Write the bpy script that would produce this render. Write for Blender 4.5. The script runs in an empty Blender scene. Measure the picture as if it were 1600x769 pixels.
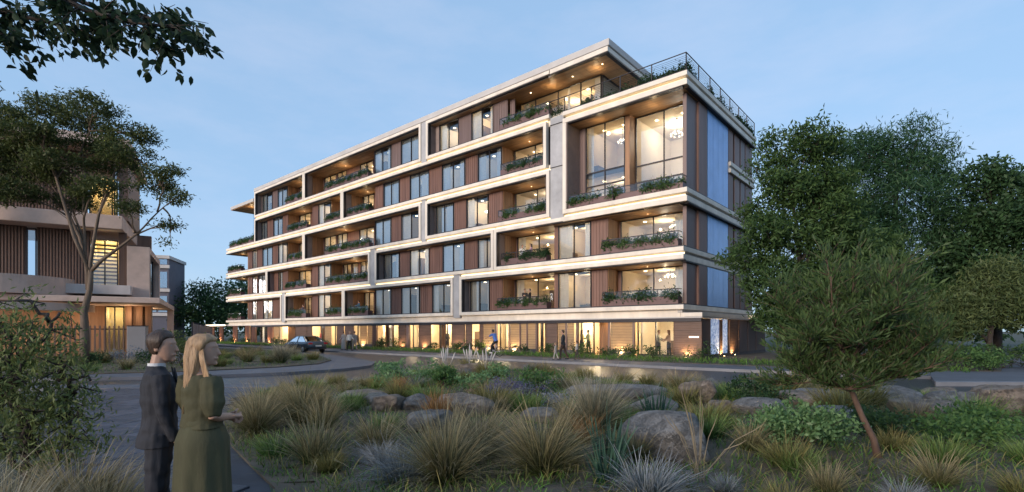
import bpy, math, random
import numpy as np
from mathutils import Vector, Matrix, noise
S = bpy.context.scene
COL = S.collection
rad = math.radians
# ------------------------------------------------------------------ camera, sky, sun, exposure
cam = bpy.data.cameras.new('camera'); cam_o = bpy.data.objects.new('camera', cam); COL.objects.link(cam_o); S.camera = cam_o
cam_o.location = (0, 0, 1.8); cam_o.rotation_euler = (rad(90), 0, 0)
cam.lens = 18; cam.sensor_width = 36; cam.shift_y = 0.0834; cam.clip_end = 6000; cam.clip_start = 0.05
S.view_settings.view_transform = 'Standard'; S.view_settings.look = 'None'; S.view_settings.gamma = 1
S.view_settings.exposure = 1.85
S.cycles.use_denoising = True
S.cycles.max_bounces = 8; S.cycles.transparent_max_bounces = 16
S.cycles.sample_clamp_indirect = 4
S.cycles.caustics_reflective = False; S.cycles.caustics_refractive = False
SUN_ROT, SUN_EL = 222, 10
w = bpy.data.worlds.new("World"); S.world = w; w.use_nodes = True
wn, wl = w.node_tree.nodes, w.node_tree.links
bg = wn['Background']; sky = wn.new('ShaderNodeTexSky'); sky.sky_type = 'NISHITA'; sky.sun_disc = False
sky.sun_elevation = rad(SUN_EL); sky.sun_rotation = rad(SUN_ROT); sky.dust_density = 0.3; sky.ozone_density = 3
gam = wn.new('ShaderNodeGamma'); gam.inputs[1].default_value = 0.22
tint = wn.new('ShaderNodeMix'); tint.data_type = 'RGBA'; tint.blend_type = 'MULTIPLY'; tint.inputs[0].default_value = 1
tint.inputs[7].default_value = (0.705, 0.965, 1.29, 1)
wl.new(sky.outputs[0], gam.inputs[0]); wl.new(gam.outputs[0], tint.inputs[6])
# thin high cloud, a little pink, spread evenly over the whole sky
tc = wn.new('ShaderNodeTexCoord'); mp = wn.new('ShaderNodeMapping'); mp.inputs['Scale'].default_value = (1.3, 1.3, 4); mp.inputs['Location'].default_value = (.9, .35, .2)
nz = wn.new('ShaderNodeTexNoise'); nz.inputs['Scale'].default_value = 2.2; nz.inputs['Detail'].default_value = 6; nz.inputs['Roughness'].default_value = .6
rp = wn.new('ShaderNodeValToRGB'); rp.color_ramp.elements[0].position = .42; rp.color_ramp.elements[1].position = .85
rp.color_ramp.elements[1].color = (.22, .22, .22, 1)
cl = wn.new('ShaderNodeMix'); cl.data_type = 'RGBA'; cl.inputs[7].default_value = (1.95, 1.78, 1.98, 1)
wl.new(tc.outputs['Generated'], mp.inputs[0]); wl.new(mp.outputs[0], nz.inputs[0]); wl.new(nz.outputs[0], rp.inputs[0])
wl.new(rp.outputs[0], cl.inputs[0]); wl.new(tint.outputs[2], cl.inputs[6]); wl.new(cl.outputs[2], bg.inputs[0])
bg.inputs[1].default_value = 0.15
sun = bpy.data.lights.new('sun', 'SUN'); sun.energy = 1.15; sun.angle = rad(25); sun.color = (1, .84, .70)
sun_o = bpy.data.objects.new('sun', sun); COL.objects.link(sun_o)
az = rad(SUN_ROT)   # rotation is measured clockwise from +Y
sdir = Vector((math.sin(az) * math.cos(rad(SUN_EL)), math.cos(az) * math.cos(rad(SUN_EL)), math.sin(rad(SUN_EL))))
sun_o.rotation_euler = sdir.to_track_quat('Z', 'Y').to_euler()

# ------------------------------------------------------------------ helpers
rng = np.random.default_rng(5)
RR = random.Random(11)

class MB:
    """collects simple shapes, then links them as ONE mesh object"""
    def __init__(s): s.v = []; s.f = []; s.mi = []; s.cur = 0
    def add(s, vs, fs):
        b = len(s.v); s.v += [tuple(p) for p in vs]
        s.f += [tuple(b + i for i in f) for f in fs]; s.mi += [s.cur] * len(fs); return s
    def box(s, x0, x1, y0, y1, z0, z1):
        return s.add([(x0,y0,z0),(x1,y0,z0),(x1,y1,z0),(x0,y1,z0),(x0,y0,z1),(x1,y0,z1),(x1,y1,z1),(x0,y1,z1)],
                     [(0,3,2,1),(4,5,6,7),(0,1,5,4),(1,2,6,5),(2,3,7,6),(3,0,4,7)])
    def quad(s, *p): return s.add(p, [tuple(range(len(p)))])
    def prism(s, poly, z0, z1):
        n = len(poly)
        a = sum(poly[i][0]*poly[(i+1)%n][1]-poly[(i+1)%n][0]*poly[i][1] for i in range(n))
        if a < 0: poly = poly[::-1]
        return s.add([(x,y,z0) for x,y in poly]+[(x,y,z1) for x,y in poly],
                     [tuple(range(n-1,-1,-1)), tuple(range(n,2*n))]+[(i,(i+1)%n,n+(i+1)%n,n+i) for i in range(n)])
    def tube(s, pts, rads, n=6, cap=True, flat=1.0):
        pts = [Vector(p) for p in pts]
        if not hasattr(rads, '__len__'): rads = [rads]*len(pts)
        ref = None; rings = []
        for i, p in enumerate(pts):
            d = (pts[min(i+1,len(pts)-1)] - pts[max(i-1,0)])
            if d.length < 1e-9: d = Vector((0,0,1))
            d.normalize()
            if ref is None: ref = Vector((1,0,0)) if abs(d.x) < .9 else Vector((0,1,0))
            a = (ref - d*ref.dot(d))
            if a.length < 1e-6: a = d.orthogonal()
            a.normalize(); ref = a; b = d.cross(a)
            rings.append([p + a*math.cos(2*math.pi*k/n)*rads[i] + b*math.sin(2*math.pi*k/n)*rads[i]*flat for k in range(n)])
        return s.loft(rings, cap)
    def loft(s, rings, cap=True):
        n = len(rings[0]); vs = [p for r in rings for p in r]; fs = []
        for i in range(len(rings)-1):
            for k in range(n):
                fs.append((i*n+k, i*n+(k+1)%n, (i+1)*n+(k+1)%n, (i+1)*n+k))
        if cap: fs += [tuple(range(n-1,-1,-1)), tuple(range((len(rings)-1)*n, len(rings)*n))]
        return s.add(vs, fs)
    def rings(s, secs, n=14, cap=True):
        """horizontal elliptical sections (cx, cy, z, rx, ry)"""
        return s.loft([[(cx+rx*math.cos(2*math.pi*k/n), cy+ry*math.sin(2*math.pi*k/n), z) for k in range(n)] for cx,cy,z,rx,ry in secs], cap)
    def ball(s, c, r, n=10, m=7):
        if not hasattr(r, '__len__'): r = (r, r, r)
        return s.loft([[(c[0]+r[0]*max(.03,math.sin(math.pi*j/m))*math.cos(2*math.pi*k/n), c[1]+r[1]*max(.03,math.sin(math.pi*j/m))*math.sin(2*math.pi*k/n),
                         c[2]-r[2]*math.cos(math.pi*j/m)) for k in range(n)] for j in range(m+1)])
    def mesh(s, name, mats):
        me = bpy.data.meshes.new(name); me.from_pydata(s.v, [], s.f)
        for m in (mats if isinstance(mats, (list, tuple)) else [mats]): me.materials.append(m)
        if any(s.mi): me.polygons.foreach_set('material_index', s.mi)
        me.update(); return me
    def obj(s, name, mats, parent=None, smooth=False, bevel=0):
        o = link(name, s.mesh(name, mats), parent)
        if smooth: o.data.polygons.foreach_set('use_smooth', [True]*len(o.data.polygons))
        if bevel:
            b = o.modifiers.new('bevel', 'BEVEL'); b.width = bevel; b.segments = 2; b.limit_method = 'ANGLE'
        return o

def link(name, data, parent=None, loc=None, rotz=None):
    o = bpy.data.objects.new(name, data); COL.objects.link(o)
    if parent is not None: o.parent = parent
    if loc is not None: o.location = loc
    if rotz is not None: o.rotation_euler = (0, 0, rotz)
    return o
def tag(o, label=None, cat=None, group=None, kind=None):
    if label: o['label'] = label
    if cat: o['category'] = cat
    if group: o['group'] = group
    if kind: o['kind'] = kind
    return o
def thing(name, label, cat, loc=(0,0,0), rotz=0, group=None):
    return tag(link(name, None, None, loc, rotz), label, cat, group)
def copy_tree(o, parent=None):
    c = o.copy(); COL.objects.link(c)
    if parent is not None: c.parent = parent
    for ch in list(o.children): copy_tree(ch, c)
    return c
def np_mesh(name, V, F, mat, attr=None):
    """V (n,3) F (m,4) numpy -> mesh"""
    me = bpy.data.meshes.new(name); k = F.shape[1]
    me.vertices.add(len(V)); me.vertices.foreach_set('co', np.ascontiguousarray(V, dtype=np.float32).ravel())
    me.loops.add(F.size); me.loops.foreach_set('vertex_index', np.ascontiguousarray(F, dtype=np.int32).ravel())
    me.polygons.add(len(F)); me.polygons.foreach_set('loop_start', np.arange(0, F.size, k, dtype=np.int32))
    if attr is not None:
        a = me.attributes.new('tip', 'FLOAT', 'POINT'); a.data.foreach_set('value', np.ascontiguousarray(attr, dtype=np.float32))
    me.materials.append(mat); me.update(calc_edges=True); me.validate(); return me

# ------------------------------------------------------------------ materials
def new_mat(name):
    m = bpy.data.materials.new(name); m.use_nodes = True
    return m, m.node_tree.nodes, m.node_tree.links, m.node_tree.nodes['Principled BSDF']
def mat(name, col, rough=.7, var=.18, scale=3.0, bump=.0, metal=0, bscale=None, spec=.5, col2=None, stretch=(1,1,1)):
    m, n, l, p = new_mat(name)
    t = n.new('ShaderNodeTexCoord'); mpg = n.new('ShaderNodeMapping'); mpg.inputs['Scale'].default_value = stretch
    nz = n.new('ShaderNodeTexNoise'); nz.inputs['Scale'].default_value = scale; nz.inputs['Detail'].default_value = 6; nz.inputs['Roughness'].default_value = .6
    l.new(t.outputs['Object'], mpg.inputs[0]); l.new(mpg.outputs[0], nz.inputs[0])
    r = n.new('ShaderNodeValToRGB'); r.color_ramp.elements[0].position = .3; r.color_ramp.elements[1].position = .7
    c2 = col2 or tuple(min(1, c*(1+var)) for c in col); c1 = tuple(c*(1-var) for c in col) if not col2 else col
    r.color_ramp.elements[0].color = (*c1, 1); r.color_ramp.elements[1].color = (*c2, 1)
    l.new(nz.outputs[0], r.inputs[0]); l.new(r.outputs[0], p.inputs['Base Color'])
    p.inputs['Roughness'].default_value = rough; p.inputs['Metallic'].default_value = metal; p.inputs['Specular IOR Level'].default_value = spec
    if bump:
        n2 = n.new('ShaderNodeTexNoise'); n2.inputs['Scale'].default_value = bscale or scale*8; n2.inputs['Detail'].default_value = 5
        l.new(mpg.outputs[0], n2.inputs[0])
        b = n.new('ShaderNodeBump'); b.inputs['Strength'].default_value = bump; b.inputs['Distance'].default_value = .02
        l.new(n2.outputs[0], b.inputs['Height']); l.new(b.outputs[0], p.inputs['Normal'])
    return m
def emit(name, col, s):
    m, n, l, p = new_mat(name); p.inputs['Base Color'].default_value = (*col, 1)
    p.inputs['Emission Color'].default_value = (*col, 1); p.inputs['Emission Strength'].default_value = s; return m
def glass(name, tintc=(.84,.89,.92), base=.17, top=.5, rough=.01):
    m, n, l, p = new_mat(name); n.remove(p); out = n['Material Output']
    tr = n.new('ShaderNodeBsdfTransparent'); tr.inputs[0].default_value = (*tintc, 1)
    gl = n.new('ShaderNodeBsdfGlossy'); gl.inputs['Roughness'].default_value = rough; gl.inputs[0].default_value = (.95,.97,1,1)
    fr = n.new('ShaderNodeFresnel'); fr.inputs[0].default_value = 1.5
    mr = n.new('ShaderNodeMapRange'); mr.inputs[3].default_value = base; mr.inputs[4].default_value = top
    mx = n.new('ShaderNodeMixShader'); l.new(fr.outputs[0], mr.inputs[0]); l.new(mr.outputs[0], mx.inputs[0])
    l.new(tr.outputs[0], mx.inputs[1]); l.new(gl.outputs[0], mx.inputs[2]); l.new(mx.outputs[0], out.inputs[0]); return m
def leafmat(name, c1, c2, rough=.55, transl=.4):
    """leaf colour varies leaf by leaf and slowly through the crown"""
    m, n, l, p = new_mat(name); out = n['Material Output']
    g = n.new('ShaderNodeNewGeometry'); t = n.new('ShaderNodeTexCoord')
    nz = n.new('ShaderNodeTexNoise'); nz.inputs['Scale'].default_value = .9; nz.inputs['Detail'].default_value = 3; l.new(t.outputs['Object'], nz.inputs[0])
    ad = n.new('ShaderNodeMath'); ad.operation = 'MULTIPLY_ADD'; ad.inputs[1].default_value = .55
    l.new(g.outputs['Random Per Island'], ad.inputs[0])
    sc = n.new('ShaderNodeMath'); sc.operation = 'MULTIPLY'; sc.inputs[1].default_value = .5; l.new(nz.outputs[0], sc.inputs[0]); l.new(sc.outputs[0], ad.inputs[2])
    r = n.new('ShaderNodeValToRGB'); r.color_ramp.elements[0].position = .15; r.color_ramp.elements[1].position = .85
    r.color_ramp.elements[0].color = (*c1, 1); r.color_ramp.elements[1].color = (*c2, 1); l.new(ad.outputs[0], r.inputs[0])
    l.new(r.outputs[0], p.inputs['Base Color']); p.inputs['Roughness'].default_value = rough; p.inputs['Specular IOR Level'].default_value = .3
    tl = n.new('ShaderNodeBsdfTranslucent'); l.new(r.outputs[0], tl.inputs[0])
    mx = n.new('ShaderNodeMixShader'); mx.inputs[0].default_value = transl
    l.new(p.outputs[0], mx.inputs[1]); l.new(tl.outputs[0], mx.inputs[2]); l.new(mx.outputs[0], out.inputs[0]); return m
def grassmat(name, cb, ct, var=.5):
    """blade colour runs from the leaf green to the dry tip, varied blade by blade"""
    m, n, l, p = new_mat(name); out = n['Material Output']
    a = n.new('ShaderNodeAttribute'); a.attribute_name = 'tip'; g = n.new('ShaderNodeNewGeometry')
    r = n.new('ShaderNodeValToRGB'); r.color_ramp.elements[0].color = (*cb, 1); r.color_ramp.elements[1].color = (*ct, 1); r.color_ramp.elements[0].position = .15
    l.new(a.outputs['Fac'], r.inputs[0])
    hv = n.new('ShaderNodeHueSaturation'); mr = n.new('ShaderNodeMapRange'); mr.inputs[3].default_value = 1-var; mr.inputs[4].default_value = 1+var
    l.new(g.outputs['Random Per Island'], mr.inputs[0]); l.new(mr.outputs[0], hv.inputs['Value']); l.new(r.outputs[0], hv.inputs['Color'])
    l.new(hv.outputs[0], p.inputs['Base Color']); p.inputs['Roughness'].default_value = .6; p.inputs['Specular IOR Level'].default_value = .3
    tl = n.new('ShaderNodeBsdfTranslucent'); l.new(hv.outputs[0], tl.inputs[0]); mx = n.new('ShaderNodeMixShader'); mx.inputs[0].default_value = .25
    l.new(p.outputs[0], mx.inputs[1]); l.new(tl.outputs[0], mx.inputs[2]); l.new(mx.outputs[0], out.inputs[0]); return m
def screenmat(name, col, tr=.5):
    """woven screen: part of the light from behind comes through"""
    m, n, l, p = new_mat(name); out = n['Material Output']
    t = n.new('ShaderNodeTexCoord'); nz = n.new('ShaderNodeTexNoise'); nz.inputs['Scale'].default_value = 2.5; nz.inputs['Detail'].default_value = 4
    mpg = n.new('ShaderNodeMapping'); mpg.inputs['Scale'].default_value = (1, 1, 4); l.new(t.outputs['Object'], mpg.inputs[0]); l.new(mpg.outputs[0], nz.inputs[0])
    r = n.new('ShaderNodeValToRGB'); r.color_ramp.elements[0].color = (*[c*.75 for c in col], 1); r.color_ramp.elements[1].color = (*col, 1); l.new(nz.outputs[0], r.inputs[0])
    l.new(r.outputs[0], p.inputs['Base Color']); p.inputs['Roughness'].default_value = .8
    tl = n.new('ShaderNodeBsdfTranslucent'); l.new(r.outputs[0], tl.inputs[0]); mx = n.new('ShaderNodeMixShader'); mx.inputs[0].default_value = tr
    l.new(p.outputs[0], mx.inputs[1]); l.new(tl.outputs[0], mx.inputs[2]); l.new(mx.outputs[0], out.inputs[0]); return m

M = dict(
 cream=mat('cream_stone', (.68,.615,.535), .65, .15, .9, .15, bscale=30, stretch=(1,1,.3)),
 cornice=mat('grey_stone', (.46,.44,.43), .7, .12, .5, .15, bscale=30),
 concrete=mat('concrete', (.36,.36,.375), .8, .22, .8, .25, bscale=14),
 trim=mat('dark_bronze', (.028,.025,.03), .45, .1, 4, metal=.3),
 clad=mat('brown_cladding', (.165,.085,.064), .5, .25, .7, .1, stretch=(3,1,.25)),
 clad_dark=mat('dark_cladding', (.155,.105,.098), .5, .15, .7, stretch=(3,1,.25)),
 jamb=mat('taupe_plaster', (.22,.17,.155), .8, .18, .9, .15),
 soffit=mat('soffit_wood', (.42,.245,.12), .55, .35, 1.2, .1, stretch=(.35,3,1)),
 wood=mat('wall_wood', (.27,.14,.07), .55, .3, 1.4, .1, stretch=(4,4,.25)),
 planter=mat('planter_metal', (.125,.070,.068), .5, .12, 1.5),
 room=mat('room_wall_paint', (.72,.62,.48), .9, .06, 1),
 floorw=mat('room_floor_wood', (.3,.19,.11), .5, .2, 2),
 curtain=screenmat('sheer_curtain', (.82,.80,.77), .5),
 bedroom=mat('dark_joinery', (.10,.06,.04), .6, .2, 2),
 led=emit('led_strip', (1,.80,.48), .42),
 led_cool=emit('led_strip_canopy', (1,.86,.66), .8),
 down=emit('ceiling_lamp_glow', (1,.75,.42), 4),
 bulb=emit('chandelier_bulb', (1,.80,.52), 5),
 uplens=emit('uplight_lens', (1,.7,.32), 10),
 glass=glass('window_glass'), glass_bay=glass('bay_window_glass', (.72,.79,.85), .26, .85),
 glass_blue=glass('window_glass_reflective', (.62,.74,.86), .34, .7),
 rail_glass=glass('rail_glass', (.82,.88,.92), .08, .5),
 blue=mat('blue_metal_shutter', (.22,.37,.62), .34, .08, 1, metal=.5),
 slat=mat('louvre_wood', (.125,.075,.055), .6, .3, 1.3, .15, stretch=(.5,1,5)),
 screen=screenmat('woven_screen', (.56,.45,.31), .6),
 plinth=mat('plinth_stone', (.12,.105,.11), .7, .15, 2),
 water=None,
)
# ------------------------------------------------------------------ the setting
asphalt = mat('asphalt', (.036,.035,.038), .40, .45, .25, .3, bscale=60)
paving = mat('pavement_stone', (.10,.104,.122), .65, .2, .8, .2, bscale=30)
kerb_m = mat('kerb_stone', (.20,.20,.215), .7, .15, 1.2, .2)
soil = mat('garden_soil', (.05,.045,.03), .95, .4, 1.2, .8, col2=(.15,.12,.09), bscale=70)
turf = mat('ground_earth', (.05,.055,.035), .95, .35, .05)
gravel = mat('path_edge_gravel', (.12,.10,.085), .95, .35, 6, .8, bscale=80)
def sheet(name, poly, z, m, depth=None):
    b = MB()
    if depth: b.prism(poly, z-depth, z)
    else:
        n = len(poly); a = sum(poly[i][0]*poly[(i+1)%n][1]-poly[(i+1)%n][0]*poly[i][1] for i in range(n))
        if a < 0: poly = poly[::-1]
        b.quad(*[(x,y,z) for x,y in poly])
    return tag(b.obj(name, m), kind='structure')
sheet('ground', [(-3000,-3000),(3000,-3000),(3000,3000),(-3000,3000)], -.03, turf)
sheet('road', [(-70,15.5),(-8,17.2),(-5,14),(2,12),(14,6),(60,-10),(70,20),(36,30),(17,24),(5,32),(-60,82),(-90,70)], 0.0, asphalt)
BA = math.atan2(-.653, .7574); P0 = Vector((10.49, 31.3, 0))
def L(x, y):
    """apartment building axes (x along the front, y into the block) to world"""
    return (P0.x + x*.7574 + y*.653, P0.y - x*.653 + y*.7574)
# pavement in front of the apartment block and its planted strip
sheet('sidewalk', [L(-95,-6.9),L(2,-6.9),L(10,-6.3),L(19,-3),L(19,14),L(15,14),L(14,-1),L(9,-3.6),L(2,-4.3),L(-95,-4.3)], .12, paving, .16)
sheet('sidewalk_kerb', [L(-95,-7.1),L(2,-7.1),L(10,-6.52),L(10,-6.305),L(2,-6.905),L(-95,-6.905)], .125, kerb_m, .165)
sheet('planting_strip', [L(-95,-4.295),L(2,-4.295),L(9,-3.595),L(14,-.98),L(15,14),L(15,30),L(-95,30)], .14, soil, .18)
# left pavement island and planted bed
sheet('island_pavement', [(-40,17.0),(-15.95,18.4),(-12.16,19.46),(-9.26,21.18),(-7.6,23.2),(-7.0,25.4),(-7.5,28.2),(-9.6,32.0),(-13.74,37.9),(-21,45.5),(-32,53),(-60,60)], .12, paving, .16)
sheet('island_bed', [(-40,18.6),(-17.03,19.75),(-13.24,21.4),(-10.92,23.8),(-9.9,26.2),(-10.4,29.5),(-13.5,35.6),(-20.81,44.4),(-31,51.8),(-60,59)], .16, soil, .03)
# pavement along the near side of the road
near = [(-30,15.9),(-8,17.0),(-6.4,18.4),(-4.9,20.6),(-3.6,23.8),(-1.3,25.1),(1.2,23.1),(3.7,19.3),(4.9,17.6),(8,16.1),(9.6,14.7),(11,13.5),(14,9),(20,4)]
near_in = [(-30,15.0),(-7.6,16.0),(-5.6,17.8),(-4.2,19.9),(-3.1,22.8),(-1.2,24.1),(1,22.2),(3.4,18.4),(4.6,16.8),(7.6,15.3),(9.1,14),(10.4,12.8),(13.4,8.2),(19.4,3)]
sheet('near_sidewalk', near + near_in[::-1], .06, paving, .1)
# garden: a gently mounded bed
GARD = [(-2.2,1.2),(-2.4,3.6),(-2.65,5.74),(-3.36,6.64),(-4.33,7.91),(-5.26,9.35),(-6.3,11.34),(-6.9,13.85),(-7.3,15.95)] + near_in[1:] + [(18,1.2)]
def in_poly(x, y, poly):
    c = False; j = len(poly)-1
    for i in range(len(poly)):
        xi, yi = poly[i]; xj, yj = poly[j]
        if (yi > y) != (yj > y) and x < (xj-xi)*(y-yi)/(yj-yi)+xi: c = not c
        j = i
    return c
def edge_d(x, y, poly):
    d = 1e9
    for i in range(len(poly)):
        ax, ay = poly[i-1]; bx, by = poly[i]; dx, dy = bx-ax, by-ay
        t = max(0, min(1, ((x-ax)*dx+(y-ay)*dy)/(dx*dx+dy*dy+1e-9)))
        d = min(d, math.hypot(x-ax-t*dx, y-ay-t*dy))
    return d
def gz(x, y):
    """garden ground height"""
    if not in_poly(x, y, GARD): return 0.0
    e = min(1, edge_d(x, y, GARD)/1.6)
    return .047 + e*e*(3-2*e)*(.14 + .16*noise.noise((x*.33, y*.33, 2.1)) + .03*noise.noise((x*1.7, y*1.7, 5)))
gb = MB(); nx, ny = 64, 76; idx = {}
for j in range(ny+1):
    for i in range(nx+1):
        x = -8.5 + 28.5*i/nx; y = 1.2 + 24*j/ny
        if in_poly(x, y, GARD): idx[i,j] = len(gb.v); gb.v.append((x, y, gz(x, y)))
for j in range(ny):
    for i in range(nx):
        k = [(i,j),(i+1,j),(i+1,j+1),(i,j+1)]
        if all(q in idx for q in k): gb.f.append(tuple(idx[q] for q in k)); gb.mi.append(0)
tag(gb.obj('garden_ground', soil, smooth=True), kind='structure')
sheet('garden_edge', GARD, .045, soil, .08)
# path of stone setts
path = sheet('path', [(-14.5,16.6),(-7.4,16.0),(-6.9,13.85),(-6.3,11.34),(-5.26,9.35),(-4.33,7.91),(-3.36,6.64),(-2.65,5.74),(-2.2,1.2),(-4.2,1.2),(-4.6,5.2),(-8.0,8.6),(-10.6,12.2)], .012, mat('path_bed', (.05,.05,.06), .9, .2, 3), .05)
PATH = [(v.co.x, v.co.y) for v in path.data.vertices][:13]
sett_m = [mat('paver_slate_%s' % c, (.048*k,.050*k,.068*k), .55, .25, 2.2, .35, bscale=18) for c, k in (('mid',1.0),('pale',1.25),('dark',.78))]
sett_me = []
for k, (a, b_) in enumerate(((.60,.30),(.45,.30),(.75,.30))):
    for q in range(3):
        m_ = MB(); h = .03
        m_.loft([[(-a/2,-b_/2,0),(a/2,-b_/2,0),(a/2,b_/2,0),(-a/2,b_/2,0)],[(-a/2,-b_/2,h-.008),(a/2,-b_/2,h-.008),(a/2,b_/2,h-.008),(-a/2,b_/2,h-.008)],
                 [(-a/2+.012,-b_/2+.012,h),(a/2-.012,-b_/2+.012,h),(a/2-.012,b_/2-.012,h),(-a/2+.012,b_/2-.012,h)]])
        sett_me.append((a, m_.mesh('paver', sett_m[q])))
pa = rad(-14); cands = []
for r in range(70):
    yy = -3 + r*.312; xx = -16 + RR.random()*.5
    while xx < 4:
        a, me_ = RR.choice(sett_me); cx = xx + a/2; xx += a + .012
        x = cx*math.cos(pa) - yy*math.sin(pa); y = cx*math.sin(pa) + yy*math.cos(pa)
        if all(in_poly(x+dx*math.cos(pa)-dy*math.sin(pa), y+dx*math.sin(pa)+dy*math.cos(pa), PATH) and not in_poly(x+dx*math.cos(pa)-dy*math.sin(pa), y+dx*math.sin(pa)+dy*math.cos(pa), GARD) for dx in (-a/2-.02, 0, a/2+.02) for dy in (-.16,.16)): cands.append((y, x, me_))
cands.sort(key=lambda q: math.hypot(q[0], q[1]))
far = MB()
for k, (y, x, me_) in enumerate(cands):
    if k < 290:
        o = link('paver', me_, path, (x, y, .0125 + RR.uniform(-.002,.003)), pa); o.rotation_euler[0] = RR.uniform(-.006,.006)
    else:
        c_, s_ = math.cos(pa), math.sin(pa); far.cur = k % 3; zz = .0125 + RR.uniform(-.002,.003)
        far.add([(x+v.co.x*c_-v.co.y*s_, y+v.co.x*s_+v.co.y*c_, v.co.z+zz) for v in me_.vertices], [tuple(p.vertices) for p in me_.polygons])
if far.v: tag(far.obj('far_pavers', sett_m, path), kind='stuff')
# right side: pavement with kerb and far hedge ground
sheet('right_pavement', [(14.2,17.2),(17.0,20.9),(26,22.5),(48,24),(48,16),(24,17.0)], .128, paving, .16)
sheet('right_kerb', [(13.9,16.8),(14.2,17.15),(24,16.95),(48,15.95),(48,15.7),(24,16.7)], .136, kerb_m, .17)
# ------------------------------------------------------------------ the apartment building
APT = thing('apartment_building', 'five storey apartment block with stepped cream stone frames over a glowing ground floor', 'building', P0, BA)
ZF = {1:3.47, 2:7.05, 3:10.6, 4:14.3, 5:17.95, 6:21.7}
FR = {5:[(-61.28,-47.35),(-47.31,-25.11),(-24.37,-10.22)], 4:[(-61.28,-38.72),(-38.68,-10.51)],
      3:[(-71.2,-47.35),(-47.31,-25.11),(-24.46,-10.22)], 2:[(-71.2,-57.5),(-57.46,-33.39),(-32.48,-15.88),(-15.84,0)],
      1:[(-71.2,-53.2),(-52.3,-38.46),(-38.42,-20.73),(-19.9,0)]}
EL = {5:[('J',-61.0,-60.75),('W',-60.63,-57.62),('P',-57.57,-55.96),('W',-55.96,-53.32),('B',-53.32,-47.9,[(-53.0,-50.2)],(-52.27,-47.7)),
   ('B',-46.95,-33.81,[(-46.6,-43.9),(-43.6,-41.58),(-38.78,-36.14)],(-42.63,-33.85)),('W',-33.75,-30.89),('P',-30.79,-29.2),('W',-29.2,-26.0),
   ('J',-24.0,-23.53),('W',-23.44,-20.87),('P',-20.87,-19.34),('W',-19.26,-16.68),('P',-16.68,-15.11)],
 4:[('J',-61.0,-60.98),('W',-60.94,-59.13),('P',-59.13,-57.26),('W',-57.26,-54.58),('P',-54.58,-53.14),('B',-53.14,-46.84,[(-53.0,-50.0)],(-52.1,-46.9)),('P',-46.84,-45.31),('W',-45.31,-42.53),
   ('B',-42.53,-39.1,[(-42.3,-40.9),(-40.7,-39.2)],(-42.5,-39.05)),('B',-38.3,-33.69,[(-38.2,-36.01)],(-37.89,-33.8)),('P',-33.63,-32.26),('W',-32.1,-29.51),('P',-29.41,-27.88),('W',-27.78,-24.9),
   ('P',-24.9,-23.18),('W',-23.09,-20.09),('P',-20.0,-18.56),('W',-18.48,-15.74),('B',-15.7,-10.95,[(-15.6,-11.2)],(-15.28,-10.9))],
 3:[('P',-65.41,-63.88),('W',-63.88,-62.39),('P',-62.39,-60.63),('W',-60.63,-57.57),('P',-57.57,-55.86),('W',-55.86,-53.32),('B',-53.32,-47.9,[(-53.0,-50.2)],(-51.75,-47.7)),
   ('B',-46.95,-33.69,[(-46.6,-43.9),(-43.6,-41.44),(-38.9,-36.01)],(-42.7,-33.8)),('W',-33.62,-30.89),('P',-30.79,-29.2),('W',-29.15,-26.0),
   ('J',-24.15,-24.07),('W',-23.98,-21.54),('P',-21.46,-19.98),('W',-19.85,-17.27),('P',-17.19,-15.67),('B',-15.63,-10.6,[(-15.5,-10.9)],(-15.56,-10.65))],
 2:[('P',-65.41,-63.88),('W',-63.88,-62.39),('P',-62.39,-61.97),('W',-61.97,-59.72),('P',-59.72,-57.9),('P',-57.2,-55.86),('W',-55.77,-54.58),('P',-54.58,-53.14),('B',-53.14,-46.84,[(-53,-49.92)],(-52.27,-46.97)),
   ('P',-46.84,-45.46),('W',-45.36,-42.53),('B',-42.53,-33.85,[(-42.3,-40.6),(-40.4,-39.2),(-38.65,-36.6)],(-42.5,-33.85)),('J',-33.0,-32.32),('W',-32.1,-29.51),('P',-29.41,-27.88),('W',-27.78,-24.9),('P',-24.85,-23.09),
   ('W',-23.0,-20.14),('P',-20.1,-18.56),('W',-18.48,-16.3),('B',-15.45,-10.4,[(-15.3,-10.7)],(-15.14,-10.6)),('P',-10.4,-10.05),('W',-10.02,-7.16),('P',-7.13,-5.78),('B',-5.75,-.45,[(-5.6,-.6)],(-5.84,-.40))],
 1:[('P',-65.41,-63.88),('W',-63.88,-62.39),('P',-62.39,-60.53),('W',-60.41,-57.57),('P',-57.57,-53.7),('B',-51.8,-46.84,[(-51.5,-49.83)],(-51.7,-46.97)),('P',-46.84,-45.46),('W',-45.36,-42.53),
   ('B',-42.53,-38.9,[(-42.3,-40.7),(-40.5,-39.1)],(-42.5,-38.93)),('B',-38.0,-33.69,[(-37.9,-36.01)],(-37.63,-33.85)),('W',-33.62,-30.89),('P',-30.79,-29.2),('W',-29.15,-26.35),('P',-26.21,-24.53),('W',-24.44,-21.3),
   ('J',-19.6,-19.5),('W',-19.42,-17.12),('P',-17.07,-15.67),('B',-15.63,-10.4,[(-15.5,-10.7)],(-15.56,-10.55)),('P',-10.4,-10.05),('W',-10.02,-7.13),('P',-7.1,-5.83),('B',-5.8,-.45,[(-5.55,-.6)],(-5.79,-.40))]}
YW, YB = .9, 2.4
def part(mb, name, m, parent=APT, **k): return mb.obj(name, m, parent, **k)
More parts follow.
